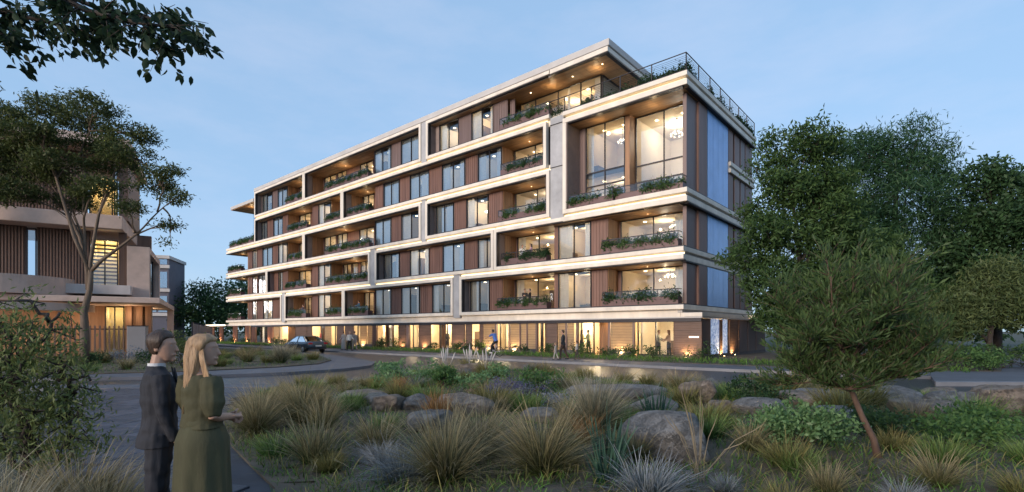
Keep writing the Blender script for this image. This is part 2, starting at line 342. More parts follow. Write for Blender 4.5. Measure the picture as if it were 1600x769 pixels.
def ring(b, x0, x1, z0, z1, w=.28, y0=0.0, y1=.34, right=True, left=True):
    """frame round an opening, mitred, with a small set-back step inside"""
    for (wa, ya, yb) in ((0, y0, y1), ):
        A = [(x0,z0),(x1,z0),(x1,z1),(x0,z1)]; B = [(x0+(w if left else 0),z0+w),(x1-(w if right else 0),z0+w),(x1-(w if right else 0),z1-w),(x0+(w if left else 0),z1-w)]
        vs = [(x,ya,z) for x,z in A]+[(x,ya,z) for x,z in B]+[(x,yb,z) for x,z in A]+[(x,yb,z) for x,z in B]
        fs = []
        for i, on in enumerate((True, right, True, left)):
            j = (i+1) % 4
            if not on: continue
            fs += [(i,j,4+j,4+i), (4+i,4+j,12+j,12+i), (j,i,8+i,8+j)]
        if not right: fs += [(1,5,13,9),(6,2,10,14)]
        if not left: fs += [(4,0,8,12),(3,7,15,11)]
        b.add(vs, fs)
def trim(b, x0, x1, z0, z1, w=.07, y0=.05, y1=.33, sides=(True, True)):
    b.box(x0,x1,y0,y1,z0,z0+w); b.box(x0,x1,y0,y1,z1-w,z1)
    if sides[0]: b.box(x0,x0+w,y0,y1,z0+w,z1-w)
    if sides[1]: b.box(x1-w,x1,y0,y1,z0+w,z1-w)
# floor slabs
def spans(k):
    return {1:(-71.2,0),2:(-71.2,0),3:(-71.2,0),4:(-71.2,-9.2),5:(-61.3,0.2),6:(-61.3,-5.2)}[k]
sb = MB()
for k in range(1, 6):
    x0, x1 = spans(k)
    if k == 5: sb.box(x0, -9.0, .36, 14.2, ZF[k]-.80, ZF[k]-.03)
    elif k == 4: sb.box(-65.3, -9.2, .36, 14.2, ZF[k]-.80, ZF[k]-.03); sb.box(-71.0, -65.301, .36, 9, ZF[k]-.80, ZF[k]-.03)
    elif k == 1: sb.box(x0+.2, x1-.36, .36, 14.2, ZF[k]-.80, ZF[k]-.03)
    else: sb.box(x0+.2, x1-.36, .36, 14.2, ZF[k]-.80, ZF[k]-.03)
part(sb, 'floor_slab', M['cream'])
for k, frs in FR.items():
    zb, zt = ZF[k]-.30, ZF[k+1]-.5
    for i, (x0, x1) in enumerate(frs):
        openr = (x1 == 0); openl = (x0 == -71.2)
        b = MB(); ring(b, x0, x1, zb, zt, right=not openr and (k, i) != (5, 2), left=not openl)
        part(b, 'balcony_frame', M['cream'], bevel=.025)
        t = MB(); trim(t, x0+(0 if openl else .285), x1-(0 if openr else .285), zb+.285, zt-.285, sides=(not openl, not openr and (k, i) != (5, 2))); part(t, 'frame_trim', M['trim'])
        # soffit of boards over the whole bay
        s_ = MB(); xs0, xs1 = x0+.36, x1-.36
        nb = max(2, int((xs1-xs0)/1.25)); 
        for q in range(nb):
            s_.box(xs0+(xs1-xs0)*q/nb+.006, xs0+(xs1-xs0)*(q+1)/nb-.006, .34, 2.6, zt-.39, zt-.345)
        part(s_, 'soffit', M['soffit'])
        fl_ = MB(); fl_.box(xs0, xs1, .34, 2.6, ZF[k]-.02, ZF[k]+.02); part(fl_, 'balcony_floor', M['plinth'])
        led = MB(); led.box(x0+.05, x1-.05, .24, .30, zt+.012, zt+.15)
        led_o = part(led, 'light_strip', M['led'])
    for a, b_ in zip(frs[:-1], frs[1:]):       # concrete pieces between neighbouring frames
        if b_[0]-a[1] > .2:
            c = MB(); c.box(a[1]+.01, b_[0]-.01, .10, .5, zb-.19, zt+.19); part(c, 'column_panel', M['concrete'])
# groove backs and dividing column by the double-height bay
c = MB(); c.box(-10.2, -9.0, .12, 1.2, 9.9, 17.62); part(c, 'corner_column', M['concrete'], bevel=.02)
c = MB(); c.box(-10.2, -9.02, .05, .118, 13.9, 13.93); c.box(-10.2,-9.02,.05,.118,17.05,17.08); part(c, 'column_joint', M['trim'])

lamp_i = 0
def room_lamp(x, y, z, power, col=(1,.72,.40), r=.12):
    d = bpy.data.lights.new('room_lamp', 'POINT'); d.energy = power; d.color = col; d.shadow_soft_size = r
    link('room_lamp', d, APT, (x, y, z))
def room(x0, x1, y0, y1, z0, z1, power, side_door=None, wallm=None):
    b = MB()
    b.quad((x0,y1,z0),(x1,y1,z0),(x1,y1,z1),(x0,y1,z1)); b.quad((x0,y0,z0),(x0,y1,z0),(x0,y1,z1),(x0,y0,z1)); b.quad((x1,y1,z0),(x1,y0,z0),(x1,y0,z1),(x1,y1,z1))
    b.quad((x0,y0,z1),(x0,y1,z1),(x1,y1,z1),(x1,y0,z1))
    b.cur = 1; b.quad((x0,y0,z0),(x1,y0,z0),(x1,y1,z0),(x0,y1,z0))
    b.cur = 2
    wv = RR.random()
    if x1-x0 > 1.2:
        dx = x0 + (x1-x0)*RR.uniform(.1,.6)
        if wv < .5: b.box(dx, dx+.75, y1-.06, y1-.01, z0+.02, z0+2.1)
        elif wv < .8: b.box(dx, dx+.8, y1-.05, y1-.01, z0+1.3, z0+1.9)
        b.box(x0+.3, x1-.4, y1-1.2, y1-.5, z0+.02, z0+RR.uniform(.4,.8))
        if RR.random() < .6: b.box(x0+.01, x0+.35, y0+1.0, y0+2.0, z0+.02, z0+RR.choice((.8,2.0)))
    o = part(b, 'room', [wallm or M['room'], M['floorw'], M['bedroom']])
    n = 2 if x1-x0 > 2 else 1
    for q in range(n):
        d = MB(); cx = x0+(x1-x0)*(q+.5)/n; d.box(cx-.09, cx+.09, y0+1.1, y0+1.28, z1-.03, z1-.002); d.obj('ceiling_lamp', M['down'], o)
    if power:
        q = RR.random(); room_lamp((x0+x1)/2, (y0+y1)/2-.2, z1-.45, power*min(1.15,((x1-x0)/2.8)**1.4)*RR.uniform(.75,1.25), (1,.70+.16*q,.36+.32*q))
def curtain(parent, x0, x1, y, z0, z1):
    n = max(6, int((x1-x0)/.06)); b = MB()
    xs = [x0+(x1-x0)*i/n for i in range(n+1)]; ys = [y+.035*math.sin(i*1.35)+.02*math.sin(i*.55+x0) for i in range(n+1)]
    b.add([(x,yy,z0) for x,yy in zip(xs,ys)]+[(x,yy,z1) for x,yy in zip(xs,ys)], [(i,i+1,n+2+i,n+1+i) for i in range(n)])
    return b.obj('curtain', M['curtain'], parent, smooth=True)
def window(x0, x1, y, z0, z1, gm, mull=(.5,), cur=(), hbars=(), name='window', parent=APT):
    f = MB(); w_ = .055
    f.box(x0,x1,y-.06,y+.06,z0,z0+w_); f.box(x0,x1,y-.06,y+.06,z1-w_,z1); f.box(x0,x0+w_,y-.06,y+.06,z0+w_,z1-w_); f.box(x1-w_,x1,y-.06,y+.06,z0+w_,z1-w_)
    ms = [x0+w_/2]+[x0+(x1-x0)*m for m in mull]+[x1-w_/2]; hs = [z0+w_/2]+list(hbars)+[z1-w_/2]
    for m in ms[1:-1]: f.box(m-.03,m+.03,y-.055,y+.055,z0+w_,z1-w_)
    for h in hs[1:-1]: f.box(x0+w_,x1-w_,y-.05,y+.05,h-.045,h+.045)
    o = part(f, name, M['trim'], parent)
    for i in range(len(ms)-1):
        for j in range(len(hs)-1):
            p = MB(); tl = RR.uniform(-.006,.006)   # every pane sits a hair off true, so reflections break from pane to pane
            p.quad((ms[i]+.028,y+.01-tl,hs[j]+.028),(ms[i+1]-.028,y+.01+tl,hs[j]+.028),(ms[i+1]-.028,y+.012+tl,hs[j+1]-.028),(ms[i]+.028,y+.012-tl,hs[j+1]-.028))
            p.obj('pane', gm, o)
    for a, b in cur: curtain(o, x0+.05+(x1-x0-.1)*a, x0+.05+(x1-x0-.1)*b, y+.2, z0+.03, z1-.04)
    return o
def cladding(x0, x1, y, z0, z1, m, rib=.26, parent=APT, thick=.1):
    b = MB(); b.box(x0,x1,y,y+thick,z0,z1)
    n = max(1, round((x1-x0)/rib))
    for i in range(n): cx = x0+(x1-x0)*(i+.5)/n; b.box(cx-.022,cx+.022,y-.03,y-.001,z0+.01,z1-.01)
    return part(b, 'cladding_panel', m, parent)
PLANTERS = []
def planter(x0, x1, y0, y1, z, fl, ends=True, h=.52, rail_h=.50, side=False):
    b = MB(); b.box(x0,x1,y0,y1,z+.02,z+h); o = part(b, 'planter', M['planter'], bevel=.015)
    sl = MB(); sl.box(x0+.05,x1-.05,y0+.05,y1-.05,z+h+.001,z+h+.03); sl.obj('planter_soil', soil, o)
    r = MB(); zt = z+h+rail_h
    r.box(x0,x1,y0+.02,y0+.07,zt-.055,zt); r.box(x0+.04,x1-.04,y0+.035,y0+.05,zt-.27,zt-.255); n = max(1, round((x1-x0)/1.5))
    for i in range(n+1): cx = x0+.02+(x1-x0-.04)*i/n; r.box(cx-.018,cx+.018,y0+.022,y0+.062,z+h,zt-.055)
    r.box(x0,x0+.04,y0+.06,y1,zt-.04,zt); r.box(x1-.04,x1,y0+.06,y1,zt-.04,zt); r.obj('balcony_rail', M['trim'], o)
    g = MB(); g.quad((x0+.03,y0+.04,z+h+.03),(x1-.03,y0+.04,z+h+.03),(x1-.03,y0+.04,zt-.05),(x0+.03,y0+.04,zt-.05)); g.obj('rail_glass', M['rail_glass'], o)
    PLANTERS.append((x0,x1,y0,y1,z+h,fl)); return o
BLUE = {(5,-60.63),(5,-55.96),(5,-33.75),(5,-29.2),(4,-60.94),(4,-57.26),(4,-32.1),(4,-27.78),(4,-23.09),(4,-18.48),(3,-60.63),(3,-33.62),(3,-23.98),(2,-61.97),(2,-23.0),(2,-32.1)}
DIM = {(1,-33.62),(1,-29.15),(1,-24.44),(1,-19.42),(2,-18.48),(3,-29.15)}
for k, els in EL.items():
    z0 = ZF[k]+.02; z1 = ZF[k+1]-.89; zw = z1-.01
    rev = MB(); rev_n = 0
    for e in els:
        t, x0, x1 = e[:3]
        if t == 'P':
            cladding(x0, x1, YW, z0, z1, M['clad'] if (k < 5) else M['clad_dark'])
        elif t == 'J':
            b = MB(); b.box(x0, x1, YW, YW+.1, z0, z1); part(b, 'jamb_panel', M['jamb'])
        elif t == 'W':
            key = (k, x0); blue = key in BLUE; dim = key in DIM
            cur = [(0,RR.uniform(.25,.45)),(RR.uniform(.7,.85),1)] if (blue or RR.random()<.5) else ([(0,.28)] if not dim else [(.02,.2),(.8,.98)])
            if blue and RR.random() < .5: cur = [(0,.48),(.52,1)]
            window(x0, x1, YW, z0, zw, M['glass_blue'] if blue else M['glass'], cur=cur)
            room(x0+.01, x1-.01, YW+.08, 4.6, z0, z1, 6.5 if blue else (1.6 if dim else 27))
        else:
            gl, pl = e[3], e[4]
            # recess: wall left, boarded wood between the glazing, glazing at the back
            b = MB(); b.box(x0-.06, x0, YW+.1, YB+.05, z0, z1); part(b, 'recess_wall', M['wood'])
            b = MB(); b.box(x1, x1+.06, YW+.1, YB+.05, z0, z1); part(b, 'recess_wall', M['wood'])
            cur_x = x0
            for a, c_ in gl + [(x1, x1)]:
                if a-cur_x > .08: cladding(cur_x+.003, a-.003, YB-.02, z0, z1, M['clad'], rib=.2)
                if c_ > a:
                    window(a, c_, YB, z0, zw, M['glass'], cur=[(0,.16)] if RR.random()<.6 else [(.8,1)], name='balcony_door', mull=(.5,) if c_-a > 1.6 else ())
                    room(a+.01, c_-.01, YB+.08, 6.4, z0, z1, 25)
                cur_x = c_
            planter(pl[0], pl[1], .13 if k in (1,2,5) else .2, .75, ZF[k], k)
            d = MB(); cx = (x0+x1)/2; d.box(cx-.035,cx+.035,1.5,1.57,z1+.0,z1+.012); part(d, 'soffit_lamp', M['down'])
            room_lamp(cx, 1.3, z1-.75, 5 if x1-x0 < 7 else 9, r=.06)
    # jamb returns at the left of each framed bay
    for x0, x1 in FR[k]:
        if x0 != -71.2:
            b = MB(); b.box(x0+.29, x0+.36, .35, YW+.05 if k != 1 else YB, z0, z1+.0); part(b, 'jamb_return', M['jamb'])
        if x1 != 0 and (k, x1) != (5, -10.22):
            b = MB(); b.box(x1-.36, x1-.29, .35, YB, z0, z1+.0); part(b, 'jamb_return', M['jamb'])
# ---- roof cornice
b = MB(); b.box(-61.45,-5.2,.02,.5,21.25,21.72); b.box(-5.7,-5.2,.5,14.2,21.25,21.72); b.box(-61.45,-60.9,.5,14.2,21.25,21.72); part(b, 'roof_parapet', M['cornice'], bevel=.03)
b = MB(); b.box(-61.3,-5.35,.30,14.0,20.83,21.3); part(b, 'roof_slab', M['cornice'])
b = MB(); b.box(-24.37+14.2,-5.28,0,.34,20.86,21.2); b.box(-5.62,-5.28,.34,14.2,20.86,21.2); part(b, 'roof_band', M['cream'], bevel=.02)
b = MB()
for q in range(9): b.box(-10.6+q*.58,-10.6+q*.58+.57,.34,9,20.80,20.826)
for q in range(12): b.box(-15.8+q*.45,-15.8+q*.45+.44,2.62,9,20.80,20.826)
part(b, 'roof_soffit', M['soffit'])
b = MB(); b.box(-10.15,-5.3,.05,.33,20.79,20.855); b.box(-5.6,-5.35,.33,14,20.79,20.855); part(b, 'roof_trim', M['trim'])
b = MB(); b.box(-40,-20,4,11,21.7,22.4); b.box(-58,-50,5,11,21.7,22.3); part(b, 'roof_plant_room', M['cornice'])
# ---- penthouse glazing and terrace
z0 = 17.74; zt = 20.78
cladding(-15.1, -14.6, 1.2, z0+.2, zt, M['clad_dark'])
pw = window(-15.0, -7.2, YB, z0+.2, zt, M['glass'], mull=(.21,.5,.77), cur=[(.02,.1),(.6,.63),(.92,.99)], name='penthouse_window')
room(-15.0, -7.25, YB+.1, 7.5, z0+.2, zt, 34)
room_lamp(-9.5, 4.2, zt-.5, 16)
f = MB(); f.box(-7.23,-7.12,YB+.06,YB+.16,z0+.2,zt); f.box(-7.23,-7.12,5.4,5.5,z0+.2,zt); f.box(-7.23,-7.12,YB+.16,5.4,zt-.06,zt)
so = part(f, 'penthouse_side_window', M['trim']); p = MB(); p.quad((-7.18,YB+.16,z0+.2),(-7.18,5.4,z0+.2),(-7.18,5.4,zt-.06),(-7.18,YB+.16,zt-.06)); p.obj('pane', M['glass'], so)
b = MB(); b.box(-7.24,-7.1,5.5,14,z0,zt); part(b, 'penthouse_wall', M['clad_dark'])
b = MB(); b.box(-15.1,-10.3,.36,2.3,17.93,17.96); part(b, 'balcony_floor', M['plinth'])
planter(-15.3, -10.35, .12, .72, 17.95, 5)
for x, y in ((-13,1.3),(-9,1.3),(-6.4,1.2)):
    d = MB(); d.box(x-.035,x+.035,y-.035,y+.035,20.785,20.799); part(d, 'soffit_lamp', M['down'])
room_lamp(-11, 1.5, 20.4, 5); room_lamp(-7, 1.4, 20.4, 5)
TX = .25
b = MB(); b.box(-9.0,TX-.35,.36,14.2,16.9,17.66); part(b, 'terrace_slab', M['cream'])
def corner_bands(z_top, x1, y_end, x0=None, lit=True, first_y=0.0):
    """upper strip, groove, lower strip turning the corner along the side facade"""
    b = MB()
    for (za, zb) in ((z_top-.3, z_top), (z_top-.85, z_top-.5)):
        if x0 is not None: b.box(x0, x1, first_y, first_y+.34, za, zb)
        b.box(x1-.34, x1, first_y+.342, y_end, za, zb)
    part(b, 'corner_band', M['cream'], bevel=.025)
    b = MB(); b.box(x1-.5, x1-.2, first_y+.3, y_end-.05, z_top-.5, z_top-.3); part(b, 'band_recess', M['cornice'])
    t = MB(); t.box(x1-.3, x1-.03, first_y+.4, y_end-.02, z_top-.92, z_top-.852); t.box(x1-.3,x1-.03,first_y+.4,y_end-.02,z_top+.001,z_top+.06); part(t, 'band_trim', M['trim'])
corner_bands(17.7, TX, 14.4, x0=-8.95, first_y=-.1)
t = MB(); t.box(-8.95,TX,-.05,.3,17.701,17.76); t.box(-8.6,TX-.3,-.04,.3,16.78,16.848); part(t, 'band_trim', M['trim'])
l_ = MB(); l_.box(-8.8,TX-.2,.16,.22,17.21,17.34); part(l_, 'light_strip', M['led'])
for zz in (7.05, 3.47): corner_bands(zz, -.002, 14.4)
corner_bands(10.6, TX, 14.4, x0=-8.95, first_y=-.1)
l_ = MB(); l_.box(-8.8,TX-.2,.16,.22,10.11,10.24); part(l_, 'light_strip', M['led'])
# roof-side terrace band between floors 3 and 4 on the back half of the side
def side_band(z_top, y0, y1, x1=.12):
    b = MB()
    for (za, zb) in ((z_top-.3, z_top), (z_top-.8, z_top-.5)): b.box(x1-.3, x1, y0, y1, za, zb)
    part(b, 'side_band', M['cream'], bevel=.02)
    b = MB(); b.box(x1-.3, x1-.12, y0, y1, z_top-.5, z_top-.3); part(b, 'band_recess', M['cornice'])
side_band(14.3, 8.4, 14.4)
# double-height bay
b = MB(); b.box(-8.95,-8.65,-.1,.34,10.6,16.85); part(b, 'bay_post', M['cream'], bevel=.025)
b = MB(); b.box(-8.645,-8.57,-.05,1.7,10.62,16.84); part(b, 'bay_side_wall', M['jamb'])
b = MB()
for q in range(7): b.box(-8.56+q*1.24,-8.56+q*1.24+1.23,.25,2.5,16.80,16.845)
part(b, 'soffit', M['soffit'])
b = MB(); b.box(-8.56,-.2,.2,2.6,10.58,10.62); part(b, 'balcony_floor', M['plinth'])
cladding(-8.55,-8.06,1.55,10.63,16.79,M['clad_dark'],rib=.16)
window(-8.03,-4.83,1.6,10.63,16.79,M['glass_bay'],mull=(.5,),hbars=(12.35,13.35),cur=[(.02,.16)],name='bay_window')
room(-8.02,-4.84,1.7,6.2,10.63,13.0,20); room(-8.02,-4.84,1.7,6.2,13.45,16.79,20)
b = MB(); b.box(-4.8,-4.45,1.55,2.5,10.63,16.79); part(b, 'bay_pier', M['wood'])
window(-4.42,-.62,2.4,10.63,16.79,M['glass_bay'],mull=(.55,),hbars=(12.2,13.35),name='bay_window')
room(-4.41,-.6,2.5,8.2,10.63,16.79,80)
planter(-8.5,-4.9,.0,.62,10.62,3,h=.42); planter(-4.85,-.15,.25,.9,10.62,3,h=.42)
room_lamp(-6.5,1.0,16.2,4); room_lamp(-2.5,1.2,16.2,5)
# corner piers and side facade, floor by floor
for k, (za, zb) in {1:(3.53,6.13),2:(7.11,9.68),3:(10.66,16.78)}.items():
    b = MB(); b.box(-.42,-.18,.9,2.55,za,zb); part(b, 'corner_pier', M['clad_dark'])
    b = MB(); b.box(-.40,-.06,2.56,2.62,za,zb); b.box(-.12,-.04,2.625,4.05,za,zb); part(b, 'cladding_panel', M['clad'])
    f = MB()
    if k < 3:   # glazed return of the corner balcony
        pass
    # blue folding metal shutters, one leaf at a time
    for q in range(4):
        y0 = 4.2+q*1.03; s_ = MB(); s_.box(-.1,-.05,y0,y0+1.0,za,zb)
        for r_ in range(4): s_.box(-.05,-.03,y0+.08+r_*.25,y0+.11+r_*.25,za+.02,zb-.02)
        part(s_, 'shutter_leaf', M['blue'])
    for seg in ([(za,zb)] if k < 3 else [(10.66,13.46),(14.36,16.78)]):
        a, c_ = seg
        for (ya, yb, mm) in ((8.42,9.45,'clad'),(9.8,11.0,'clad'),(11.3,12.3,'clad_dark'),(12.5,14.3,'clad')):
            s_ = MB(); s_.box(-.14,-.06,ya,yb,a,c_); part(s_, 'cladding_panel', M[mm])
        g = MB(); g.box(-.3,-.2,9.45,12.5,a,c_); part(g, 'side_recess', M['trim'])
b = MB(); b.box(-.8,-.32,8.3,14.2,3.5,16.9); part(b, 'side_wall', M['jamb'])
b = MB(); b.box(-61.2,-7.3,14.0,14.3,0,20.8); b.box(-7.299,-.9,14.0,14.3,0,16.85); part(b, 'back_wall', M['jamb'])
# terrace railing of posts and cables with top rail
def railing(pts, z, h=1.1, ncab=8):
    b = MB(); cab = MB()
    for (xa, ya), (xb, yb) in zip(pts[:-1], pts[1:]):
        b.tube([(xa,ya,z+h),(xb,yb,z+h)], .034, 5)
        n = max(1, round(math.hypot(xb-xa, yb-ya)/2.1))
        for i in range(n+1): x = xa+(xb-xa)*i/n; y = ya+(yb-ya)*i/n; b.box(x-.028,x+.028,y-.028,y+.028,z,z+h)
        for q in range(ncab): zz = z+.12+q*(h-.2)/ncab; cab.tube([(xa,ya,zz),(xb,yb,zz)], .010, 4)
    o = part(b, 'terrace_railing', M['trim']); cab.obj('railing_cables', M['trim'], o)
railing([(-10.3,.12),(-8.9,.12),(TX-.12,.08),(TX-.12,14.2)], 17.76)
# ---- left end: open corner balconies, double-height loggia under an overhanging roof
for k in (1, 2, 3):
    b = MB()
    for (za, zb) in ((ZF[k]-.3,ZF[k]),(ZF[k]-.85,ZF[k]-.5)): b.box(-71.2,-70.86,.342,9,za,zb)
    part(b, 'corner_band', M['cream'])
    planter(-71.0,-66.2,.15,.75,ZF[k],k); 
    b = MB(); b.box(-65.6,-65.42,.9,12,ZF[k]+.02,ZF[k+1]-.89); part(b, 'end_wall', M['wood'])
    window(-67.6,-65.65,2.6,ZF[k]+.02,ZF[k+1]-.9,M['glass'],name='balcony_door'); room(-67.6,-65.66,2.7,6,ZF[k]+.02,ZF[k+1]-.89,12)
    room_lamp(-68.5,1.4,ZF[k+1]-1.2,3)
b = MB(); b.box(-71.2,-61.32,0,.34,ZF[4]-.3,ZF[4]); b.box(-71.2,-70.86,.342,9,ZF[4]-.85,ZF[4]); part(b, 'corner_band', M['cream'])
b = MB(); b.box(-69.3,-61.35,-.1,9,19.9,20.35); part(b, 'loggia_roof', M['cornice'], bevel=.03)
b = MB()
for q in range(6): b.box(-69.2+q*1.3,-69.2+q*1.3+1.28,0,8.9,19.84,19.896)
part(b, 'soffit', M['soffit'])
b = MB(); b.box(-65.5,-61.3,1.9,2.1,14.3,19.84); part(b, 'loggia_wall', M['wood'])
b = MB(); b.box(-66.3,-65.55,2.0,2.1,14.3,19.84); part(b, 'loggia_glass_fin', M['glass_blue'])
b = MB(); b.box(-66.0,-61.3,9,9.2,3.5,20); part(b, 'end_back_wall', M['jamb'])
room_lamp(-64.5,1.0,19.4,7)
planter(-70.5,-62,.2,.8,ZF[4],4)
# ---- ground floor
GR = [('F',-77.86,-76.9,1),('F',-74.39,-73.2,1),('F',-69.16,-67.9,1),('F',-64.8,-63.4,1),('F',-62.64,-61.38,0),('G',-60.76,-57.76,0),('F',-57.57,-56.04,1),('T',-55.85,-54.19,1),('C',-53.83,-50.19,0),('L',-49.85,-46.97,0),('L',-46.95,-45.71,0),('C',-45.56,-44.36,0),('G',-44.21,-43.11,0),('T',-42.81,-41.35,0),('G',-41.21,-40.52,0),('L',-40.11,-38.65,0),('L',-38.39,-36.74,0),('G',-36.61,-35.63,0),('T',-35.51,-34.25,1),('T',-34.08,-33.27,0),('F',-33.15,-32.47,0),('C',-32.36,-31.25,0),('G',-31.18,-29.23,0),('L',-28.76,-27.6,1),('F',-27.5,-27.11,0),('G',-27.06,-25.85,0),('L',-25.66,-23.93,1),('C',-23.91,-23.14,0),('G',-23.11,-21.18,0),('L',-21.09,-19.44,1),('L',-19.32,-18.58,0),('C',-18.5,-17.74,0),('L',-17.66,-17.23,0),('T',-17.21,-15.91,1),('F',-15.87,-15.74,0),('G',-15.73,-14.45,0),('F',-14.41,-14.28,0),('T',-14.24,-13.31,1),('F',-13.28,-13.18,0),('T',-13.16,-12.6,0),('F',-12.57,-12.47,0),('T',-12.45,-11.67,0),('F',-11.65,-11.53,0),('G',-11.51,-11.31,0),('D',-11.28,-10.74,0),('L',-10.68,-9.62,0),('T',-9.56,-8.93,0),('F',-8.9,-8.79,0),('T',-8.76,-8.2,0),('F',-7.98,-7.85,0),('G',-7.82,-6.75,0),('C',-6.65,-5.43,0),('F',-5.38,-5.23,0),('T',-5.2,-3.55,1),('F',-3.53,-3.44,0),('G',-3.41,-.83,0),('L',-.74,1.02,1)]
GZ0, GZ1 = .16, 2.62
UPS = []
def louvre(x0, x1, y, z0, z1, axis='x'):
    b = MB(); n = int((z1-z0)/.105)
    def bx(a, c_, ya, yb, za, zb):
        if axis == 'x': b.box(a, c_, ya, yb, za, zb)
        else: b.box(y-(yb-y), y-(ya-y), a, c_, za, zb)
    for i in range(n):
        z = z0+i*(z1-z0)/n; j = RR.uniform(-.006,.006); bx(x0+.04, x1-.04, y+j, y+.05+j, z, z+.072)
    bx(x0, x0+.04, y-.02, y+.07, z0, z1); bx(x1-.04, x1, y-.02, y+.07, z0, z1)
    o = part(b, 'louvre_screen', M['slat']); b = MB(); bx(x0+.045, x1-.045, y+.06, y+.075, z0, z1); b.obj('louvre_back', M['clad_dark'], o); return o
for t, x0, x1, up in GR:
    if t == 'F':
        b = MB(); b.box(x0,x1,.2,.42,GZ0-.04,GZ1)
        if x1-x0 > .5:
            for q in range(int((x1-x0)/.16)): b.box(x0+.05+q*.16,x0+.09+q*.16,.17,.199,GZ0,GZ1)
        part(b, 'fin', M['clad'] if x1-x0 > .5 else M['clad_dark'])
    elif t == 'T':
        b = MB(); b.box(x0,x1,.28,.31,GZ0+.3,GZ1); n = 3
        fr_ = MB(); fr_.box(x0,x1,.2,.34,GZ0-.04,GZ0+.3)
        for q in range(11): fr_.box(x0,x1,.255,.278,GZ0+.45+q*.19,GZ0+.463+q*.19)
        o = part(b, 'woven_screen', M['screen']); fr_.obj('screen_base', M['plinth'], o)
    elif t == 'L': louvre(x0, x1, .24, GZ0-.04, GZ1-.05)
    elif t == 'C':
        b = MB(); b.box(x0-.05,x1+.05,1.3,1.4,GZ0,GZ1)
        for q in range(max(1,int((x1-x0)/.17))): b.box(x0+q*.17,x0+.07+q*.17,1.24,1.299,GZ0,GZ1)
        part(b, 'timber_wall', M['wood'])
    elif t == 'G':
        window(x0, x1, .7, GZ0+.1, GZ1-.03, M['glass'], mull=(.5,) if x1-x0 > 1.7 else (), name='shopfront_window', cur=[(0,.2)] if RR.random() < .4 and x1-x0 > 1 else [])
        b = MB(); b.box(x0,x1,.55,.85,GZ0-.04,GZ0+.098); part(b, 'window_sill', M['plinth'])
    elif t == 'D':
        b = MB(); b.box(x0,x1,.9,1.0,GZ0,GZ1); part(b, 'dark_gap_panel', M['bedroom'])  # dark panel set where the front has only a dark gap
    if up: UPS.append((x0+x1)/2)
b = MB(); b.box(-62.6,1.02,.13,.199,2.40,2.622); part(b, 'header_beam', M['trim'])
# interior of the ground floor: warm rooms with partitions
b = MB(); b.quad((-62.5,4.2,.1),(.9,4.2,.1),(.9,4.2,2.75),(-62.5,4.2,2.75)); b.quad((-62.5,.3,2.66),(-62.5,4.2,2.66),(.9,4.2,2.66),(.9,.3,2.66))
b.cur = 1; b.quad((-62.5,.3,.17),(.9,.3,.17),(.9,4.2,.17),(-62.5,4.2,.17)); b.cur = 2
for x in (-56,-50,-44.3,-38.5,-33.2,-27.3,-24,-18.5,-15.8,-12.5,-8.3,-5.4,-3.5): b.cur = 0; b.box(x-.06,x+.06,1.45,4.19,.18,2.65)
b.cur = 2
for x in (-59,-48,-41.5,-30,-26.6,-22,-15.2,-7.2,-2.8,-1.5): b.box(x,x+.7,4.0,4.18,.18,RR.uniform(1.0,2.2))
gi = part(b, 'ground_floor_room', [M['room'], M['floorw'], M['bedroom']])
for i in range(20):
    x = -61+i*3.15; room_lamp(x, 2.3, 2.25, 62, (1,.78,.46)); room_lamp(x+1.5, .9, 2.3, 3.5, (1,.72,.4), .06)
    d = MB(); d.box(x-.1,x+.1,1.6,1.8,2.63,2.655); d.obj('ceiling_lamp', M['down'], gi)
for x, e in ((-26.3,28),(-7.3,36),(-22.2,10),(-15.1,14),(-1.6,16)): room_lamp(x, 1.7, 1.6, e, (1,.74,.42))
# ground floor canopy edge, left free-standing canopy and right return
b = MB(); b.box(-80,-71.25,-.1,2.5,2.62,2.86); b.box(-71.2,1.1,.1,14.2,2.625,2.70); part(b, 'canopy', M['cornice'])
b = MB(); b.box(-80,-71.2,-.22,-.12,2.66,2.84); part(b, 'light_strip', M['led_cool'])
b = MB(); b.box(-.001,1.1,.1,9.4,2.705,2.95); b.box(-.001,2.0,9.402,14.6,2.705,2.98); part(b, 'side_canopy', M['cream'], bevel=.02)
b = MB()
for x in (-79,-71.5): b.box(x,x+.1,1.6,1.7,.1,2.6)
part(b, 'canopy_post', M['trim'])
# ground floor side wall
b = MB(); b.box(.86,.98,.44,14.2,.1,.35); part(b, 'side_plinth', M['plinth'])
artm = mat('blue_art_glass', (.06,.14,.42), .2, .9, 7, col2=(.65,.78,.95))
_a = artm.node_tree; _p = _a.nodes['Principled BSDF']; _a.links.new(_a.nodes['Color Ramp'].outputs[0], _p.inputs['Emission Color']); _p.inputs['Emission Strength'].default_value = .16   # backlit pane
for (ya, yb) in ((1.9,3.5),(4.0,5.1)):
    o = MB(); o.box(.88,.94,ya,yb,.36,2.6); o = part(o, 'side_glass', artm)
for (ya, yb) in ((3.5,3.98),(5.4,7.4)): louvre(ya, yb, .98, .12, 2.58, axis='y')
for (ya, yb) in ((.5,1.88),(7.6,9.4),(9.6,11.5),(11.7,14.1)):
    s_ = MB(); s_.box(.88,.97,ya,yb,.352,2.6); part(s_, 'cladding_panel', M['clad_dark'])
b = MB(); b.box(-.3,.86,4.4,14.1,.1,2.6); part(b, 'side_core', M['jamb'])
# letters on the end louvre: a small lit number plate
b = MB(); b.box(.25,.85,.205,.215,1.42,1.5); part(b, 'name_plate', M['led_cool'])
